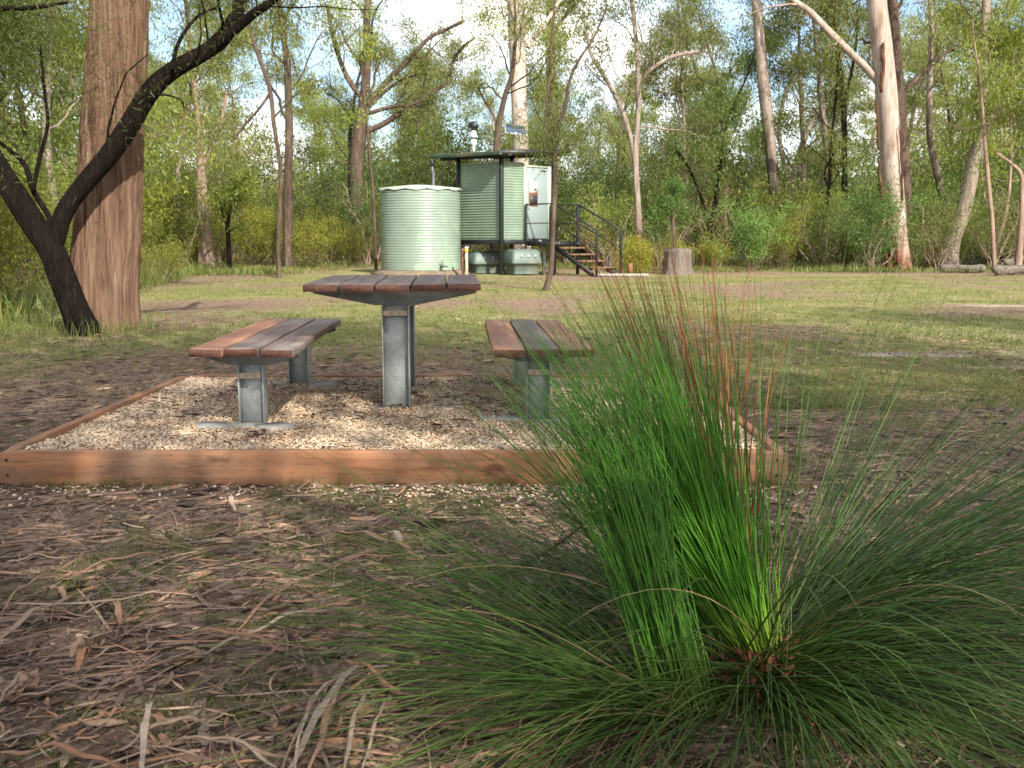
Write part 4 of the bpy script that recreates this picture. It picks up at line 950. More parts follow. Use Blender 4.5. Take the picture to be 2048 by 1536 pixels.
scatter(sh, pos, 'shrub', SL, ['bush edge: '+q for q in ('soft yellow-green shrubs', 'bright yellow-green shrubs', 'tall grey-green shrubs', 'dark green shrubs', 'low golden shrubs', 'fresh green shrubs')])
# single shrubs one can point to
T = make_shrub(301, 1.1, 1.0, 9, 26, .09, .05, .014); T.done('shrub', (GP(325, 568).x, GP(325, 568).y, 0), 'small yellow-green shrub on the lawn edge right of the massive left trunk', 'shrub', M['greybark'], M['yellow'], wname='stems', lname='foliage')
T = make_shrub(302, 1.9, 1.5, 7, 50, .12, .1, .026, 0); T.done('shrub', (13.0*(1520-1024)/1024*.92+1.6, 31.2, 0), 'fresh green shrub left of the curved dark-footed trunk', 'shrub', M['pinkbark'], M['fresh'], wname='stems', lname='foliage')
T = make_shrub(303, 2.3, 1.3, 6, 50, .12, .1, .026, 0); T.done('shrub', (10.9, 30.3, 0), 'tall fresh green shrub hiding the foot of the tall pale gum', 'shrub', M['pinkbark'], M['fresh'], wname='stems', lname='foliage')
T = make_shrub(304, .9, 1.3, 9, 50, .12, .07, .02); T.done('shrub', (3.75, 30.6, 0), 'low golden-green bush between the stair and the stump', 'shrub', M['brownbark'], M['yellow'], wname='stems', lname='foliage')
# far wood that reads as one mass
fw = MB(); rg = np.random.default_rng(77)
for i in range(240):
    y = rg.uniform(72, 125); x = rg.uniform(-.66*y, .66*y); h_ = rg.uniform(4, 8.5); c0 = np.array([x, y, 0.])
    ncl = 9
    for j in range(ncl):
        cc = c0+np.array([rg.normal(0, 1.7), rg.normal(0, 1.5), h_*rg.uniform(.12, 1)]); n = 60
        q = cc+rg.normal(0, .75, (n, 3)); fw.leaves(q, rg.normal(0, .7, (n, 3))+[0, 0, -.5], .42, .16, (.45+rg.normal(0, .15)+rg.normal(0, .12, n)).clip(0, 1), rg)
    fw.tube(np.array([c0, c0+[rg.normal(0, .4), 0, h_*.9]]), [.14, .05], 4, tint=.9, cap=False)
tag(fw.build('far_wood', M['gum']), 'far-off wood of gum trees beyond the bush', 'woodland', kind='stuff')
# undergrowth: ferns, grass and dry heath at the bush edge
ug = MB(); n = 26000
uy = 27+rg.exponential(9, n); ux_ = rg.uniform(-.62, .62, n)*uy
keep = np.array([(y > edgeY(x)-2.0 and y < 75) or (x < -8.5 and y > 12) for x, y in zip(ux_, uy)]); ux_, uy = ux_[keep], uy[keep]
cl = np.array([noise.noise(Vector((x*.35, y*.35, 21))) for x, y in zip(ux_, uy)]); kk = cl > -.25; ux_, uy, cl = ux_[kk], uy[kk], cl[kk]
q = np.repeat(np.stack([ux_, uy, np.zeros(len(uy))], 1), 3, 0)+rg.normal(0, .12, (3*len(uy), 3))*[1, 1, 0]
hh = (.05+.3*np.repeat(cl+.25, 3))*rg.uniform(.5, 1.3, len(q))
ug.leaves(q, rg.normal(0, .35, (len(q), 3))+[0, 0, 1], hh.clip(.03, .5), .02, rg.uniform(0, 1, len(q)), rg)
ly = rg.uniform(10.5, 30, 9000); lx = -5.5-rg.uniform(0, 1, 9000)**1.3*8-(ly-10)*.17; q = np.stack([lx, ly, 0*ly], 1)
ug.leaves(q, rg.normal(0, .4, (len(q), 3))+[0, 0, 1], rg.uniform(.1, .55, len(q)), .016, rg.uniform(0, .8, len(q)), rg)
tag(ug.build('undergrowth', M['grass']), 'tangled grasses and heath at the foot of the bush', 'undergrowth', kind='stuff')

# trees behind the camera side that shade the picnic area (the place's own canopy)
def shade_tree(seed, x, y, h_, label, n=26):
    T = make_gum(seed, h_, .26, 'greybark', 'gum', .35, 11, crown=3.6, leafN=20, spread=.5, L=.24, Wd=.09)
    return T.done('gum_tree', (x, y, 0), label, 'tree', M['greybark'], M['gum'])
sA = shade_tree(401, 5.5, -5.0, 12, 'spreading gum outside the picture shading the picnic table')
for (x, y, sc, rz, lb) in [(9.5, -3.0, .95, 1.2, 'spreading gum outside the picture, right of the viewer'), (3.0, -7.5, 1.05, 2.6, 'spreading gum outside the picture, behind the viewer'), (8.0, -9.5, 1.15, 4.0, 'spreading gum outside the picture, far behind the viewer'), (13.0, -1.0, .9, 5.2, 'spreading gum outside the picture, beyond the grass tree'), (1.2, -4.6, .8, .6, 'smaller spreading gum outside the picture, just behind the viewer')]:
    dup(sA, (x, y, 0), rz, sc, lb)

# ------------------------------------------------------------------ stump, logs
o = tag(empty('tree_stump', (GP(1354, 546).x, GP(1354, 546).y, 0)), 'broad grey weathered tree stump on the lawn edge right of the stair', 'stump')
k = 40; lv = 10; V = []
a = np.linspace(0, 2*math.pi, k, endpoint=False)
for i in range(lv):
    z = -.05+.74*i/(lv-1); rr = .375+.12*math.exp(-max(z, 0)/.12)+.03*np.sin(3*a+1)+.025*np.sin(8*a+2+z)+.012*np.sin(17*a)
    for q, r_ in zip(a, rr): V.append((r_*math.cos(q), r_*math.sin(q), z+(.035*math.sin(3*q+.5)+.02*math.sin(7*q) if i == lv-1 else 0)))
b = MB(); i = np.arange(lv-1)[:, None]*k; j = np.arange(k)[None]; j2 = (j+1) % k
b.add(V, np.stack([i+j, i+j2, i+k+j2, i+k+j], -1).reshape(-1, 4)); b.ng.append([(lv-1)*k+q for q in range(k)]); b.ngt.append(.5); b.build('stump_body', M['deadwood'], o, smooth=False)
def log(name, label, p, q, r, mat, seed, cat='log'):
    rg_ = np.random.default_rng(seed); p, q = np.array(p, float), np.array(q, float); n = 9
    P = np.array([p+(q-p)*t+rg_.normal(0, r*.18, 3) for t in np.linspace(0, 1, n)]); P -= p
    P = spline(P, 26); n = 26; k_ = 22; a_ = np.linspace(0, 6.283, k_, endpoint=False)
    dd = 1+.12*np.sin(3*a_+seed)[None]+.09*np.sin(8*a_+1.7*seed)[None]+.07*rg_.normal(size=(n, k_))+.12*np.sin(np.linspace(0, 9, n))[:, None]*np.sin(2*a_)[None]
    b = MB(); b.tube(P, r*.85*np.concatenate([[.55, .9], np.ones(n-4), [.85, .4]]), k_, disp=dd)
    return tag(b.build(name, M[mat], loc=tuple(p)), label, cat)
p = GP(1880, 545); q = GP(1972, 546)
log('log', 'pale grey log lying between the leaning grey trunk and the reddish sapling', (p.x, p.y, .12), (q.x, q.y, .12), .13, 'deadwood', 1)
p = GP(1905, 535); q = GP(2040, 533)
log('log', 'long charred black log behind the pale grey log', (p.x, p.y, .2), (q.x+.8, q.y, .25), .2, 'ash', 2)
p = GP(1985, 552); q = GP(2075, 549)
log('log', 'short broken grey log at the right edge, by the orange-brown stem', (p.x, p.y, .16), (q.x, q.y, .14), .17, 'deadwood', 3)
p = GP(2010, 545); q = GP(2060, 538)
log('log', 'tilted grey log resting on the charred one at the right edge', (p.x, p.y, .28), (q.x, q.y, .42), .13, 'deadwood', 4)
p = GP(600, 530); q = GP(640, 532)
log('branch', 'thin fallen dark branch at the bush edge left of the tank', (p.x, p.y, .03), (q.x, q.y, .06), .03, 'brownbark', 5, 'branch')
p = GP(1249, 549); b = MB(); b.tube([(0, 0, 0), (0, 0, .34)], .07, 12); tag(b.build('timber_post', M['postbrown'], loc=(p.x+.16, p.y, -.02)), 'low round brown post at the foot of the stair', 'post')
p = GP(35, 630); q = GP(118, 612)
log('branch', 'thin pale fallen branch in the grass left of the black forked tree', (p.x, p.y, .06), (q.x, q.y, .14), .012, 'deadwood', 6, 'branch')
b = MB(); b.box((0, 0, .02), (1.5, .28, .06), bevel=.01); tag(b.build('concrete_step', M['concrete'], loc=(3.0, 27.75, -.005)), 'flat pale concrete slab at the foot of the stair', 'step')
b.V  # noqa

# ------------------------------------------------------------------ litter and grass
def ribbons(P, D, L, Wd, z, tint, rng, curl=.02, seg=3):
    n = len(P); a = D; d = np.stack([np.cos(a), np.sin(a), np.zeros(n)], 1); sd_ = np.stack([-np.sin(a), np.cos(a), np.zeros(n)], 1)
    bend = rng.normal(0, .05, n); ph = rng.uniform(0, 3.14, n); tw = rng.normal(0, .5, n)
    V = []
    for i in range(seg+1):
        t = i/seg; w = Wd*(math.sin(math.pi*(.08+.84*t)))**.7*.5
        c_ = P+d*(L*(t-.5))[:, None]+sd_*(bend*L*(t-.5)**2*4)[:, None]; c_[:, 2] = z+curl*L/.08*np.abs(np.sin(ph+t*2.2))*.6
        s2 = sd_*np.cos(tw)[:, None]; s2[:, 2] = np.sin(tw)
        lo = c_-s2*w[:, None]; hi = c_+s2*w[:, None]; lo[:, 2] = np.maximum(lo[:, 2], z*.5+.001); hi[:, 2] = np.maximum(hi[:, 2], z*.5+.001)
        V += [lo, hi]
    V = np.stack(V, 1); k = 2*(seg+1)
    f = np.array([[2*i, 2*i+1, 2*i+3, 2*i+2] for i in range(seg)]); Fq = (f[None]+k*np.arange(n)[:, None, None]).reshape(-1, 4)
    b = MB(); b.add(V.reshape(-1, 3), Fq, np.repeat(tint, seg)); return b
def ground_pts(n, y0, y1, pw=1.6, wid=.56, margin=.4):
    t = R.uniform(0, 1, n)**pw; y = y0+(y1-y0)*t; x = R.uniform(-1, 1, n)*(wid*y+margin); return x, y
def not_pad(x, y, m=0.0): return ~((x > PX0-m) & (x < PX1+m) & (y > PY0-m) & (y < PY1+m))
# fine litter: leaves
x, y = ground_pts(52000, 1.35, 12, 1.5); w = np.array([grassw(a_, b_) for a_, b_ in zip(x, y)]); cl = np.array([noise.noise(Vector((a_*1.4, b_*1.4, 31))) for a_, b_ in zip(x, y)])
k = not_pad(x, y) & (R.uniform(0, 1, len(x)) < 1.15-1.0*w+cl*.4); x, y = x[k], y[k]; n = len(x)
P = np.stack([x, y, 0*x], 1); Lf = R.gamma(3, .013, n).clip(.012, .1); tn = (R.beta(1.2, 1.7, n))
tag(ribbons(P, R.uniform(0, 3.14, n), Lf, Lf*R.uniform(.12, .3, n), R.uniform(.003, .012, n), tn, R, .006).build('leaf_litter', M['litter']), 'dry brown leaves and bark bits covering the bare ground', 'leaf litter', kind='stuff')
x, y = ground_pts(15000, 1.35, 9, 1.35); k = not_pad(x, y); x, y = x[k], y[k]; n = len(x); P = np.stack([x, y, 0*x], 1)
Lf = R.gamma(2.2, .05, n).clip(.05, .45); a = R.normal(.55, .8, n)
tag(ribbons(P, a, Lf, R.uniform(.002, .008, n), R.uniform(.006, .02, n), R.beta(2, 1.5, n), R, .003, 4).build('bark_litter', M['litter']), 'thin twigs and bark shreds strewn over the foreground', 'leaf litter', kind='stuff')
n = 2600; y = R.uniform(8, 30, n); x = R.uniform(-.56, .56, n)*y; Lf = R.uniform(.03, .08, n)
tag(ribbons(np.stack([x, y, 0*x], 1), R.uniform(0, 3.14, n), Lf, Lf*.25, .02+R.uniform(0, .03, n), R.beta(1.6, 1.4, n), R, .03).build('fallen_leaves', M['litter']), 'brown dead leaves scattered over the lawn', 'leaf litter', kind='stuff')
# litter on the gravel
n = 4200; x = R.uniform(PX0+.08, PX1-.08, n); y = R.uniform(PY0+.08, PY1-.08, n); cl = np.array([noise.noise(Vector((a_*1.9, b_*2.6, 44))) for a_, b_ in zip(x, y)]); k = (cl+.5*np.exp(-((x+.5)/1.1)**2-((y-5.6)/.7)**2)) > .2; x, y = x[k], y[k]; n = len(x)
Lf = R.uniform(.015, .07, n)
tag(ribbons(np.stack([x, y, 0*x], 1), R.uniform(0, 3.14, n), Lf, Lf*R.uniform(.08, .25, n), ZG+.016+R.uniform(0, .01, n), R.beta(1.4, 3, n), R, .01).build('gravel_litter', M['litter']), 'dead leaves and twigs scattered on the pebbles', 'leaf litter', kind='stuff')
# grass
def blades(x, y, h, wd, tint, name, label, lean=.5):
    n = len(x); a = R.uniform(0, 6.28, n); l = R.normal(0, lean, (n, 2)); z0 = np.array([gz(p, q) for p, q in zip(x, y)])
    sx, sy = np.cos(a)*wd/2, np.sin(a)*wd/2
    b0 = np.stack([x-sx, y-sy, z0], 1); b1 = np.stack([x+sx, y+sy, z0], 1); m0 = np.stack([x-sx*.7+l[:, 0]*h*.35, y-sy*.7+l[:, 1]*h*.35, z0+h*.6], 1); m1 = np.stack([x+sx*.7+l[:, 0]*h*.35, y+sy*.7+l[:, 1]*h*.35, z0+h*.6], 1)
    tp = np.stack([x+l[:, 0]*h, y+l[:, 1]*h, z0+h*.9], 1); V = np.stack([b0, b1, m0, m1, tp], 1).reshape(-1, 3)
    o_ = 5*np.arange(n)[:, None]; b = MB(); b.add(V, o_+np.array([[0, 1, 3, 2]]), tint); b.Fc[3].append(o_+np.array([[2, 3, 4]])); b.T[3].append(np.asarray(tint))
    return tag(b.build(name, M['grass']), label, 'grass', kind='stuff')
x, y = ground_pts(90000, 1.35, 6, 1.3); cl = np.array([noise.noise(Vector((a_*2.0, b_*2.0, 61)))+.5*noise.noise(Vector((a_*6, b_*6, 3))) for a_, b_ in zip(x, y)])
k = not_pad(x, y, .01) & (cl > .05); x, y, cl = x[k], y[k], cl[k]; n = len(x)
blades(x, y, R.uniform(.012, .042, n)*(.8+cl), R.uniform(.0014, .003, n), (R.beta(2, 3, n)*.9), 'grass_tufts', 'small green grass tufts poking through the litter in front')
x, y = ground_pts(240000, 6, 27, 1.75); x2 = R.uniform(1.2, 5, 22000); y2 = R.uniform(4, 7, 22000); x = np.concatenate([x, x2]); y = np.concatenate([y, y2])
w = np.array([grassw(a_, b_) for a_, b_ in zip(x, y)]); k = not_pad(x, y, .02) & (R.uniform(0, .95, len(x)) < w) & (np.array([sandw(a_, b_) for a_, b_ in zip(x, y)]) < .3); x, y = x[k], y[k]; n = len(x)
tl2 = np.array([noise.noise(Vector((a_*.5, b_*.5, 15))) for a_, b_ in zip(x, y)])
blades(x, y, R.uniform(.012, .036, n)*(1+1.3*np.maximum(0, np.array([noise.noise(Vector((a_*1.7, b_*1.7, 52))) for a_, b_ in zip(x, y)]))), .0024+.0003*y, (.5+tl2*.5+R.normal(0, .2, n)).clip(0, 1), 'lawn_grass', 'short patchy lawn grass across the clearing')
n = 420; cx_ = R.uniform(-.55, .55, n); cy_ = R.uniform(6.9, 22, n); cx_ = cx_*cy_; kk = np.array([grassw(a_, b_) for a_, b_ in zip(cx_, cy_)]) > .35; cx_, cy_ = cx_[kk], cy_[kk]
x = np.repeat(cx_, 22)+R.normal(0, .045, 22*len(cx_)); y = np.repeat(cy_, 22)+R.normal(0, .045, 22*len(cx_)); hh_ = np.repeat(R.uniform(.03, .085, len(cx_)), 22)*R.uniform(.5, 1.1, len(x))
blades(x, y, hh_, .0045, R.beta(2, 2.5, len(x)), 'grass_clumps', 'taller grass clumps dotted over the lawn', .6)
# taller grass along the board and by the left trunks
n = 500; x = R.uniform(PX0, PX1, n); y = PY0-.005-np.abs(R.normal(0, .02, n)); kk = np.array([noise.noise(Vector((a_*4, 0, 8))) for a_ in x]) > .02; x, y = x[kk], y[kk]; n = len(x)
x3 = np.concatenate([x, R.normal(-4.5, .5, 500), R.normal(-5.6, .9, 1500)]); y3 = np.concatenate([y, R.normal(11, .35, 500), R.normal(10.6, .8, 1500)])
blades(x3, y3, np.concatenate([R.uniform(.03, .09, n), R.uniform(.06, .2, 500), R.uniform(.08, .3, 1500)]), np.concatenate([np.full(n, .002), np.full(2000, .006)]), R.beta(2, 3, len(x3)), 'edge_grass', 'taller grass at the foot of the board and the left trunks', .35)

# single bark strips and leaves one can point to
def strip(uv, w, tint, label, name='bark_strip', cat='bark', lift=.03, curl=.35, z=.026, group=None, grow_=0):
    pts = [GP(u, v, z+.004) for u, v in uv]; P = spline([(p.x, p.y, z+lift*math.sin(math.pi*i/(len(pts)-1))) for i, p in enumerate(pts)], 14)
    c0 = P[0].copy(); c0[2] = 0; P = P-c0; n = len(P); b = MB(); rows = []
    for i in range(n):
        t = unit(P[min(i+1, n-1)]-P[max(i-1, 0)]); sdv = unit(np.cross(t, [0, 0, 1])); up = np.cross(sdv, t); ww = w*.8*(math.sin(math.pi*(.06+.88*i/(n-1))))**.5/2*(1+.3*math.sin(i*1.9+uv[0][0])*math.sin(i*.7+uv[0][1])); up = up*(1+.9*math.sin(i*.8+uv[0][0])); P[i, 2] += .006*math.sin(i*1.3+uv[0][1])*min(1, i, n-1-i)
        rows.append([P[i]-sdv*ww+up*curl*ww, P[i]-sdv*ww*.5+up*curl*ww*.3, P[i], P[i]+sdv*ww*.5+up*curl*ww*.3, P[i]+sdv*ww+up*curl*ww])
    top = np.array(rows); th = .0016; bot = top-np.array([0, 0, th]); V = np.concatenate([top.reshape(-1, 3), bot.reshape(-1, 3)]); q = []; m = 5; o_ = n*m
    for i in range(n-1):
        for j in range(m-1): a_ = i*m+j; q += [[a_, a_+m, a_+m+1, a_+1], [o_+a_, o_+a_+1, o_+a_+m+1, o_+a_+m]]
        for j in (0, m-1): a_ = i*m+j; q.append([a_, o_+a_, o_+a_+m, a_+m] if j == 0 else [a_, a_+m, o_+a_+m, o_+a_])
    b.add(V, q, tint); return tag(b.build(name, M['bark_strip'], loc=tuple(c0)), label, cat, group)
strip([(778, 1328), (720, 1350), (660, 1410), (620, 1480), (578, 1536)], .022, .85, 'pale curled bark ribbon, the longest near the middle of the bottom edge', lift=.03)
strip([(775, 1338), (700, 1385), (655, 1440), (640, 1500), (612, 1545)], .014, .6, 'reddish narrow bark ribbon crossing beside the pale curled one', lift=.02)
for uv_, w_, t_, lb_ in (([(760, 1333), (690, 1362), (628, 1420), (600, 1490), (588, 1540)], .008, .95, 'thinnest pale shred of the bark bundle, left of the curled ribbon'),
        ([(742, 1350), (700, 1372), (668, 1418), (650, 1470)], .01, .7, 'short tan shred inside the bark bundle near the curled ribbon'),
        ([(672, 1330), (720, 1345), (800, 1386)], .014, .52, 'orange shred crossing the top of the bark bundle at the grass tree edge'),
        ([(325, 1487), (420, 1497), (500, 1515), (560, 1545)], .01, .8, 'pale thin strip beside the brown one along the bottom edge'),
        ([(560, 1545), (610, 1450), (640, 1400), (700, 1345)], .009, .62, 'straight brownish shred under the pale curled ribbon'),
        ([(0, 1222), (60, 1180), (150, 1140)], .008, .6, 'narrow brown stick above the broad tan strip at the left edge'),
        ([(20, 1400), (120, 1395), (225, 1378)], .009, .66, 'narrow tan stick lying level in the bottom left')): strip(uv_, w_, t_, lb_)
strip([(410, 1306), (520, 1270), (620, 1238), (722, 1216)], .017, .8, 'straight grey-tan bark strip slanting up to the left edge of the grass tree')
strip([(466, 1267), (560, 1190), (690, 1140), (760, 1120), (834, 1106)], .012, .55, 'long thin orange bark strip reaching towards the grass tree')
strip([(-20, 1300), (70, 1240), (154, 1194)], .022, .7, 'broad tan bark strip at the left edge')
strip([(283, 1540), (292, 1470), (303, 1400)], .018, .92, 'short pale grey bark stick standing end-on at the bottom edge')
strip([(688, 1540), (712, 1450), (738, 1381)], .012, .8, 'thin tan strip, left of the two pointing up beside the curled ribbon')
strip([(724, 1540), (755, 1460), (778, 1388)], .008, .78, 'thin tan strip, right of the two pointing up beside the curled ribbon')
strip([(235, 1498), (340, 1465), (441, 1445)], .016, .7, 'tan bark strip slanting just above the bottom edge, right of the pale grey stick')
strip([(325, 1487), (440, 1500), (585, 1520)], .014, .65, 'brown bark strip lying flat along the bottom edge')
strip([(-10, 1508), (120, 1520), (240, 1532)], .018, .45, 'red-brown strip at the bottom left corner')
strip([(145, 1146), (250, 1128), (352, 1110)], .016, .55, 'orange-brown strip lying level in the left foreground')
strip([(672, 1063), (750, 1085), (837, 1110)], .03, .55, 'broad orange bark flake meeting the thin orange strip')
strip([(334, 1271), (450, 1280), (571, 1296)], .016, .45, 'dull brown strip lying level under the grey-tan one')
strip([(195, 1430), (252, 1412)], .014, .52, 'short orange bark chip above the bottom left strips')
strip([(0, 1130), (70, 1126), (140, 1118)], .01, .8, 'thin pale strip at the left edge below the timber board')
strip([(0, 1400), (40, 1372), (88, 1352)], .012, .7, 'tan strip at the left edge near the bottom')
strip([(480, 1350), (570, 1300), (600, 1265)], .012, .3, 'dark brown strip below the long grey-tan one')
strip([(448, 998), (460, 1008), (470, 1019)], .02, 1.0, 'pale yellow fallen leaf near the timber board', 'fallen_leaf', 'leaf')
strip([(778, 1072), (790, 1078), (802, 1086)], .03, .95, 'pale green-yellow leaf beside the broad orange flake', 'fallen_leaf', 'leaf')
strip([(88, 1184), (112, 1190), (134, 1197)], .026, .62, 'pinkish tan leaf above the broad strip at the left edge', 'fallen_leaf', 'leaf')
strip([(232, 1205), (236, 1228), (240, 1245)], .022, .58, 'tan pointed leaf standing on edge in the left foreground', 'fallen_leaf', 'leaf')
strip([(155, 1338), (168, 1322), (178, 1306)], .022, .5, 'orange leaf in the left foreground', 'fallen_leaf', 'leaf')
strip([(186, 1290), (160, 1300), (140, 1312)], .024, .62, 'broad pinkish bark chip just above the orange leaf', 'bark_chip', 'bark')
strip([(588, 795), (560, 815), (545, 838)], .01, .5, 'curled brown leaf at the front post of the left bench', 'fallen_leaf', 'leaf', z=ZG+.02)

# ------------------------------------------------------------------ grass tree in front
GB = np.array([.596, 2.28, 0.]); GB2 = np.array([.385, 2.08, 0.]); GB3 = np.array([.80, 2.72, 0.])
gt = tag(empty('grass_tree', tuple(GB)), 'large spiky grass tree with long fine green needles in the right foreground', 'grass tree')
def needlemat(name, base, mid, tip, tippos=.86, rough=.38):
    m, nt, b, o = newmat(name)
    al = attr(nt, 'along'); c = ramp(nt, al, [(.0, base), (.25, mid), (tippos-.12, mid), (tippos, tip), (1, tuple(q*1.3 for q in tip))])
    tn = attr(nt, 'tint'); mr = N(nt, 'ShaderNodeMapRange'); mr.inputs['To Min'].default_value = .5; mr.inputs['To Max'].default_value = 1.5; nt.links.new(tn, mr.inputs['Value'])
    vm = nt.nodes.new('ShaderNodeVectorMath'); vm.operation = 'SCALE'; nt.links.new(c, vm.inputs[0]); nt.links.new(mr.outputs[0], vm.inputs['Scale'])
    nt.links.new(vm.outputs[0], b.inputs['Base Color']); b.inputs['Roughness'].default_value = rough; b.inputs['Specular IOR Level'].default_value = .4
    tr = nt.nodes.new('ShaderNodeBsdfTranslucent'); nt.links.new(vm.outputs[0], tr.inputs['Color']); ms = nt.nodes.new('ShaderNodeMixShader'); ms.inputs[0].default_value = .25
    nt.links.new(b.outputs[0], ms.inputs[1]); nt.links.new(tr.outputs[0], ms.inputs[2]); nt.links.new(ms.outputs[0], o.inputs[0]); return m
def needles(org, d0, L, wd, droop, rg_, tint, seg=11, stiff=1.6):
    """org,d0:(n,3). curve bends towards the ground along its length"""
    n = len(org); p = org.copy(); d = d0/np.linalg.norm(d0, axis=1)[:, None]; pts = [p.copy()]; side = rg_.normal(0, .016, (n, 3)); ds = []
    for i in range(seg):
        t = (i+1)/seg; d = d+np.array([0, 0, -1.])*(droop*(t**stiff)/seg*2.0)[:, None]+side; d /= np.linalg.norm(d, axis=1)[:, None]
        low = (p[:, 2] < .03) & (d[:, 2] < 0); d[low, 2] *= .05; d /= np.linalg.norm(d, axis=1)[:, None]
        p = p+d*(L/seg)[:, None]; p[:, 2] = np.maximum(p[:, 2], .006+.02*rg_.uniform(0, 1, n)*(i > seg-2)); pts.append(p.copy()); ds.append(d.copy())
    ds.append(ds[-1]); V = []; al = []
    for i in range(seg+1):
        t = i/seg; d = ds[i]; s1 = np.cross(d, [0.1, .2, 1.]); s1 /= np.linalg.norm(s1, axis=1)[:, None]+1e-9; u = np.cross(s1, d); w = (wd*(1-.88*t**2.2)/2)[:, None]
        V += [pts[i]+s1*w, pts[i]-s1*w*.5+u*w*.8, pts[i]-s1*w*.5-u*w*.8]; al += [t]*3
    V = np.stack(V, 1); k = 3*(seg+1); f = []
    for i in range(seg):
        for j in range(3): a_ = 3*i; f.append([a_+j, a_+(j+1) % 3, a_+3+(j+1) % 3, a_+3+j])
    f = np.array(f); Fq = (f[None]+k*np.arange(n)[:, None, None]).reshape(-1, 4)
    b = MB(); b.add(V.reshape(-1, 3), Fq, np.repeat(tint, len(f)), along=np.tile(np.array(al), n)); return b
def merge(bs):
    o_ = MB()
    for b in bs:
        o_.V += b.V; o_.A += b.A
        for k in (3, 4): o_.Fc[k] += [q+o_.n for q in b.Fc[k]]; o_.T[k] += b.T[k]
        o_.n += b.n
    return o_
rg = np.random.default_rng(99)
mk = lambda n: rg.normal(0, 1, (n, 3))
gspear = needlemat('bright_green_needle', (.3, .42, .05), (.075, .21, .02), (.06, .17, .02))
gspear2 = needlemat('deep_green_needle', (.2, .3, .05), (.065, .175, .022), (.06, .15, .02))
gout = needlemat('mid_green_needle', (.13, .17, .05), (.08, .15, .028), (.15, .195, .045))
gbrown = needlemat('brown_tipped_needle', (.2, .32, .05), (.12, .17, .03), (.2, .068, .022), .36)
gdead = needlemat('dead_tan_needle', (.3, .16, .07), (.5, .33, .18), (.55, .42, .26))
n = 560; org = np.array([0, -.01, .02])+mk(n)*[.017, .014, .01]; d0 = np.array([-.43, .05, .9])+org*[4, 3, 0]+mk(n)*[.12, .10, .03]
needles(org, d0, rg.uniform(.6, 1.02, n), rg.uniform(.0036, .0052, n), rg.uniform(.0, .22, n), rg, rg.uniform(.2, 1, n)).build('upright_needles', gspear, gt)['kind'] = 'stuff'
n = 250; o2 = (GB2-GB); org = o2+np.array([0, 0, .0])+mk(n)*[.03, .026, .01]; d0 = np.array([-.27, .12, .95])+mk(n)*[.05, .07, .03]
needles(org, d0, rg.uniform(.55, .95, n), rg.uniform(.003, .0042, n), rg.uniform(.1, .7, n), rg, rg.uniform(.1, .9, n)).build('upright_needles', gspear2, gt)['kind'] = 'stuff'
n = 90; org = (o2*.4)+np.array([-.02, .16, 0])+mk(n)*[.06, .06, .01]; d0 = np.array([-.46, .25, .85])+mk(n)*[.14, .2, .06]
needles(org, d0, rg.uniform(.7, 1.15, n), rg.uniform(.003, .0042, n), rg.uniform(.2, .9, n), rg, rg.uniform(.1, .9, n)).build('upright_needles', gspear2, gt)['kind'] = 'stuff'
bs = []
n = 60; org = np.array([-.03, .05, .03])+mk(n)*[.02, .02, .01]; d0 = np.array([-.27, .15, .97])+mk(n)*[.05, .05, .02]; bs.append(needles(org, d0, rg.uniform(.85, 1.18, n), rg.uniform(.004, .0062, n), rg.uniform(0, .2, n), rg, rg.uniform(.3, 1, n)))
n = 55; org = np.array([-.03, .08, .03])+mk(n)*[.02, .02, .01]; d0 = np.array([-.10, .2, .98])+mk(n)*[.045, .06, .02]; bs.append(needles(org, d0, rg.uniform(.75, 1.08, n), rg.uniform(.004, .0062, n), rg.uniform(0, .1, n), rg, rg.uniform(.3, 1, n)))
merge(bs).build('brown_tipped_needles', gbrown, gt)['kind'] = 'stuff'
# outer sprays
bs = []
def spray(n, org0, az0, az1, el0, el1, L0, L1, dr0, dr1, w=.0036, js=.03):
    az = np.radians(rg.uniform(az0, az1, n)); el = np.radians(el0+(el1-el0)*rg.uniform(0, 1, n)**1.4); org = np.array(org0)+mk(n)*[js, js, .008]
    d0 = np.stack([np.cos(az)*np.cos(el), np.sin(az)*np.cos(el), np.sin(el)], 1)+mk(n)*.07
    bs.append(needles(org, d0, rg.uniform(L0, L1, n), rg.uniform(w*.75, w*1.2, n), rg.uniform(dr0, dr1, n), rg, rg.beta(1.3, 1.3, n)))
g3 = GB3-GB
spray(120, g3, -25, 50, 14, 48, .8, 1.3, .0, .35, .0042)           # right-up fan behind
spray(200, g3, -85, 5, 6, 34, .8, 1.5, .1, .6, .0044)              # right, sweeping past the edge
spray(190, (.03, .05, .02), -40, 60, 12, 48, .7, 1.25, .1, .7)
spray(170, (0, -.05, .0), -155, -25, 6, 26, .6, 1.0, .3, .9, .0046)
spray(50, (0, -.01, .0), -150, -20, 20, 50, .5, .85, 1.1, 2.0, .005)   # towards the viewer, arching down
spray(190, (0, -.02, .0), -100, 0, 8, 34, .6, 1.25, .5, 1.3, .004)
spray(125, o2+[-.02, .06, 0], 115, 205, 6, 30, .75, 1.3, .15, .7, .0042)
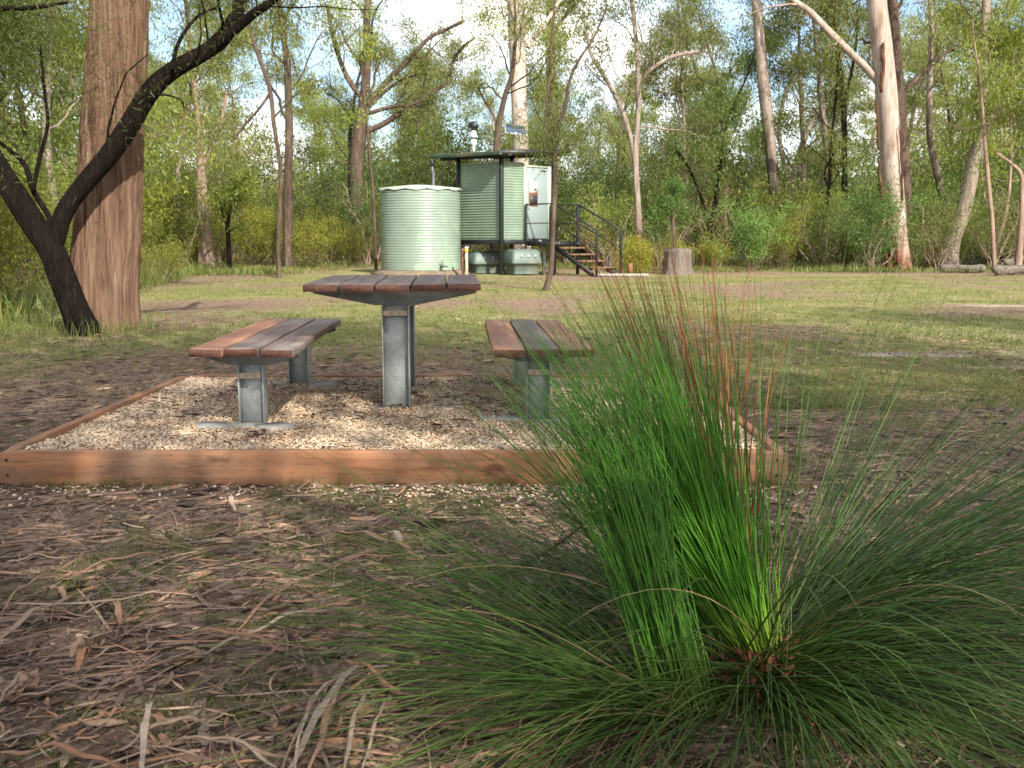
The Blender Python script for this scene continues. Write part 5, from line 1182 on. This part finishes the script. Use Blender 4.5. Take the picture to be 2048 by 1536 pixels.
spray(150, o2+[-.03, 0, 0], 160, 250, 8, 34, .6, 1.1, .4, 1.1, .004)
spray(80, o2*.5, 80, 150, 25, 60, .7, 1.05, .2, .9)
spray(110, (-.02, .2, .0), 115, 195, 8, 28, .75, 1.2, .2, .8)
spray(24, (0, 0, .03), 10, 80, 50, 75, .85, 1.2, 0, .2)
merge(bs).build('outer_needles', gout, gt)['kind'] = 'stuff'
bs = []
spray(70, (.02, .05, .01), -180, 180, 8, 45, .5, 1.0, .6, 1.7, .002); spray(16, g3, -60, 30, 15, 45, .8, 1.1, .4, 1.0, .0022); spray(30, o2, 100, 260, 10, 35, .5, 1.0, .8, 1.5, .002)
merge(bs).build('dead_needles', gdead, gt)['kind'] = 'stuff'
# rust-brown dead leaf bases
b = MB(); n = 900; org = np.array([.02, -.02, .0])+mk(n)*[.11, .08, 0]; org[:, 2] = rg.uniform(.0, .075, n)
b.leaves(org, mk(n)*[1, 1, .5]+[0, 0, .3], rg.uniform(.015, .05, n), rg.uniform(.006, .016, n), rg.uniform(.2, .75, n), rg)
b.build('dead_leaf_bases', littermat('rust_brown_leaf_base', [(.06, .02, .01), (.16, .055, .025), (.25, .1, .05), (.3, .16, .09)]), gt)['kind'] = 'stuff'
b = MB(); b.tube([(0, 0, -.04), (0, 0, .0), (0, 0, .04)], [.06, .055, .03], 14); b.build('stem', M['ash'], gt)
b = MB(); b.tube([tuple(o2+np.array([0, 0, -.04])), tuple(o2), tuple(o2+np.array([0, 0, .03]))], [.07, .06, .03], 14); b.build('stem', M['ash'], gt)
# dark dead flower stalk lying across
p = GP(1008, 1130, .05); q = DP(1228, 996, 3.05)
b = MB(); P = spline([(p.x, p.y, .02), ((p.x+q.x)/2, (p.y+q.y)/2, .10), (q.x, q.y, q.z)], 8); b.tube(P-P[0], np.linspace(.006, .004, 8), 6)
tag(b.build('dead_stalk', plain('dark_red_brown_stalk', (.07, .025, .015), .6, 0, .3, 20), loc=tuple(P[0])), 'dark red-brown dead stalk slanting out of the left side of the grass tree', 'stalk')
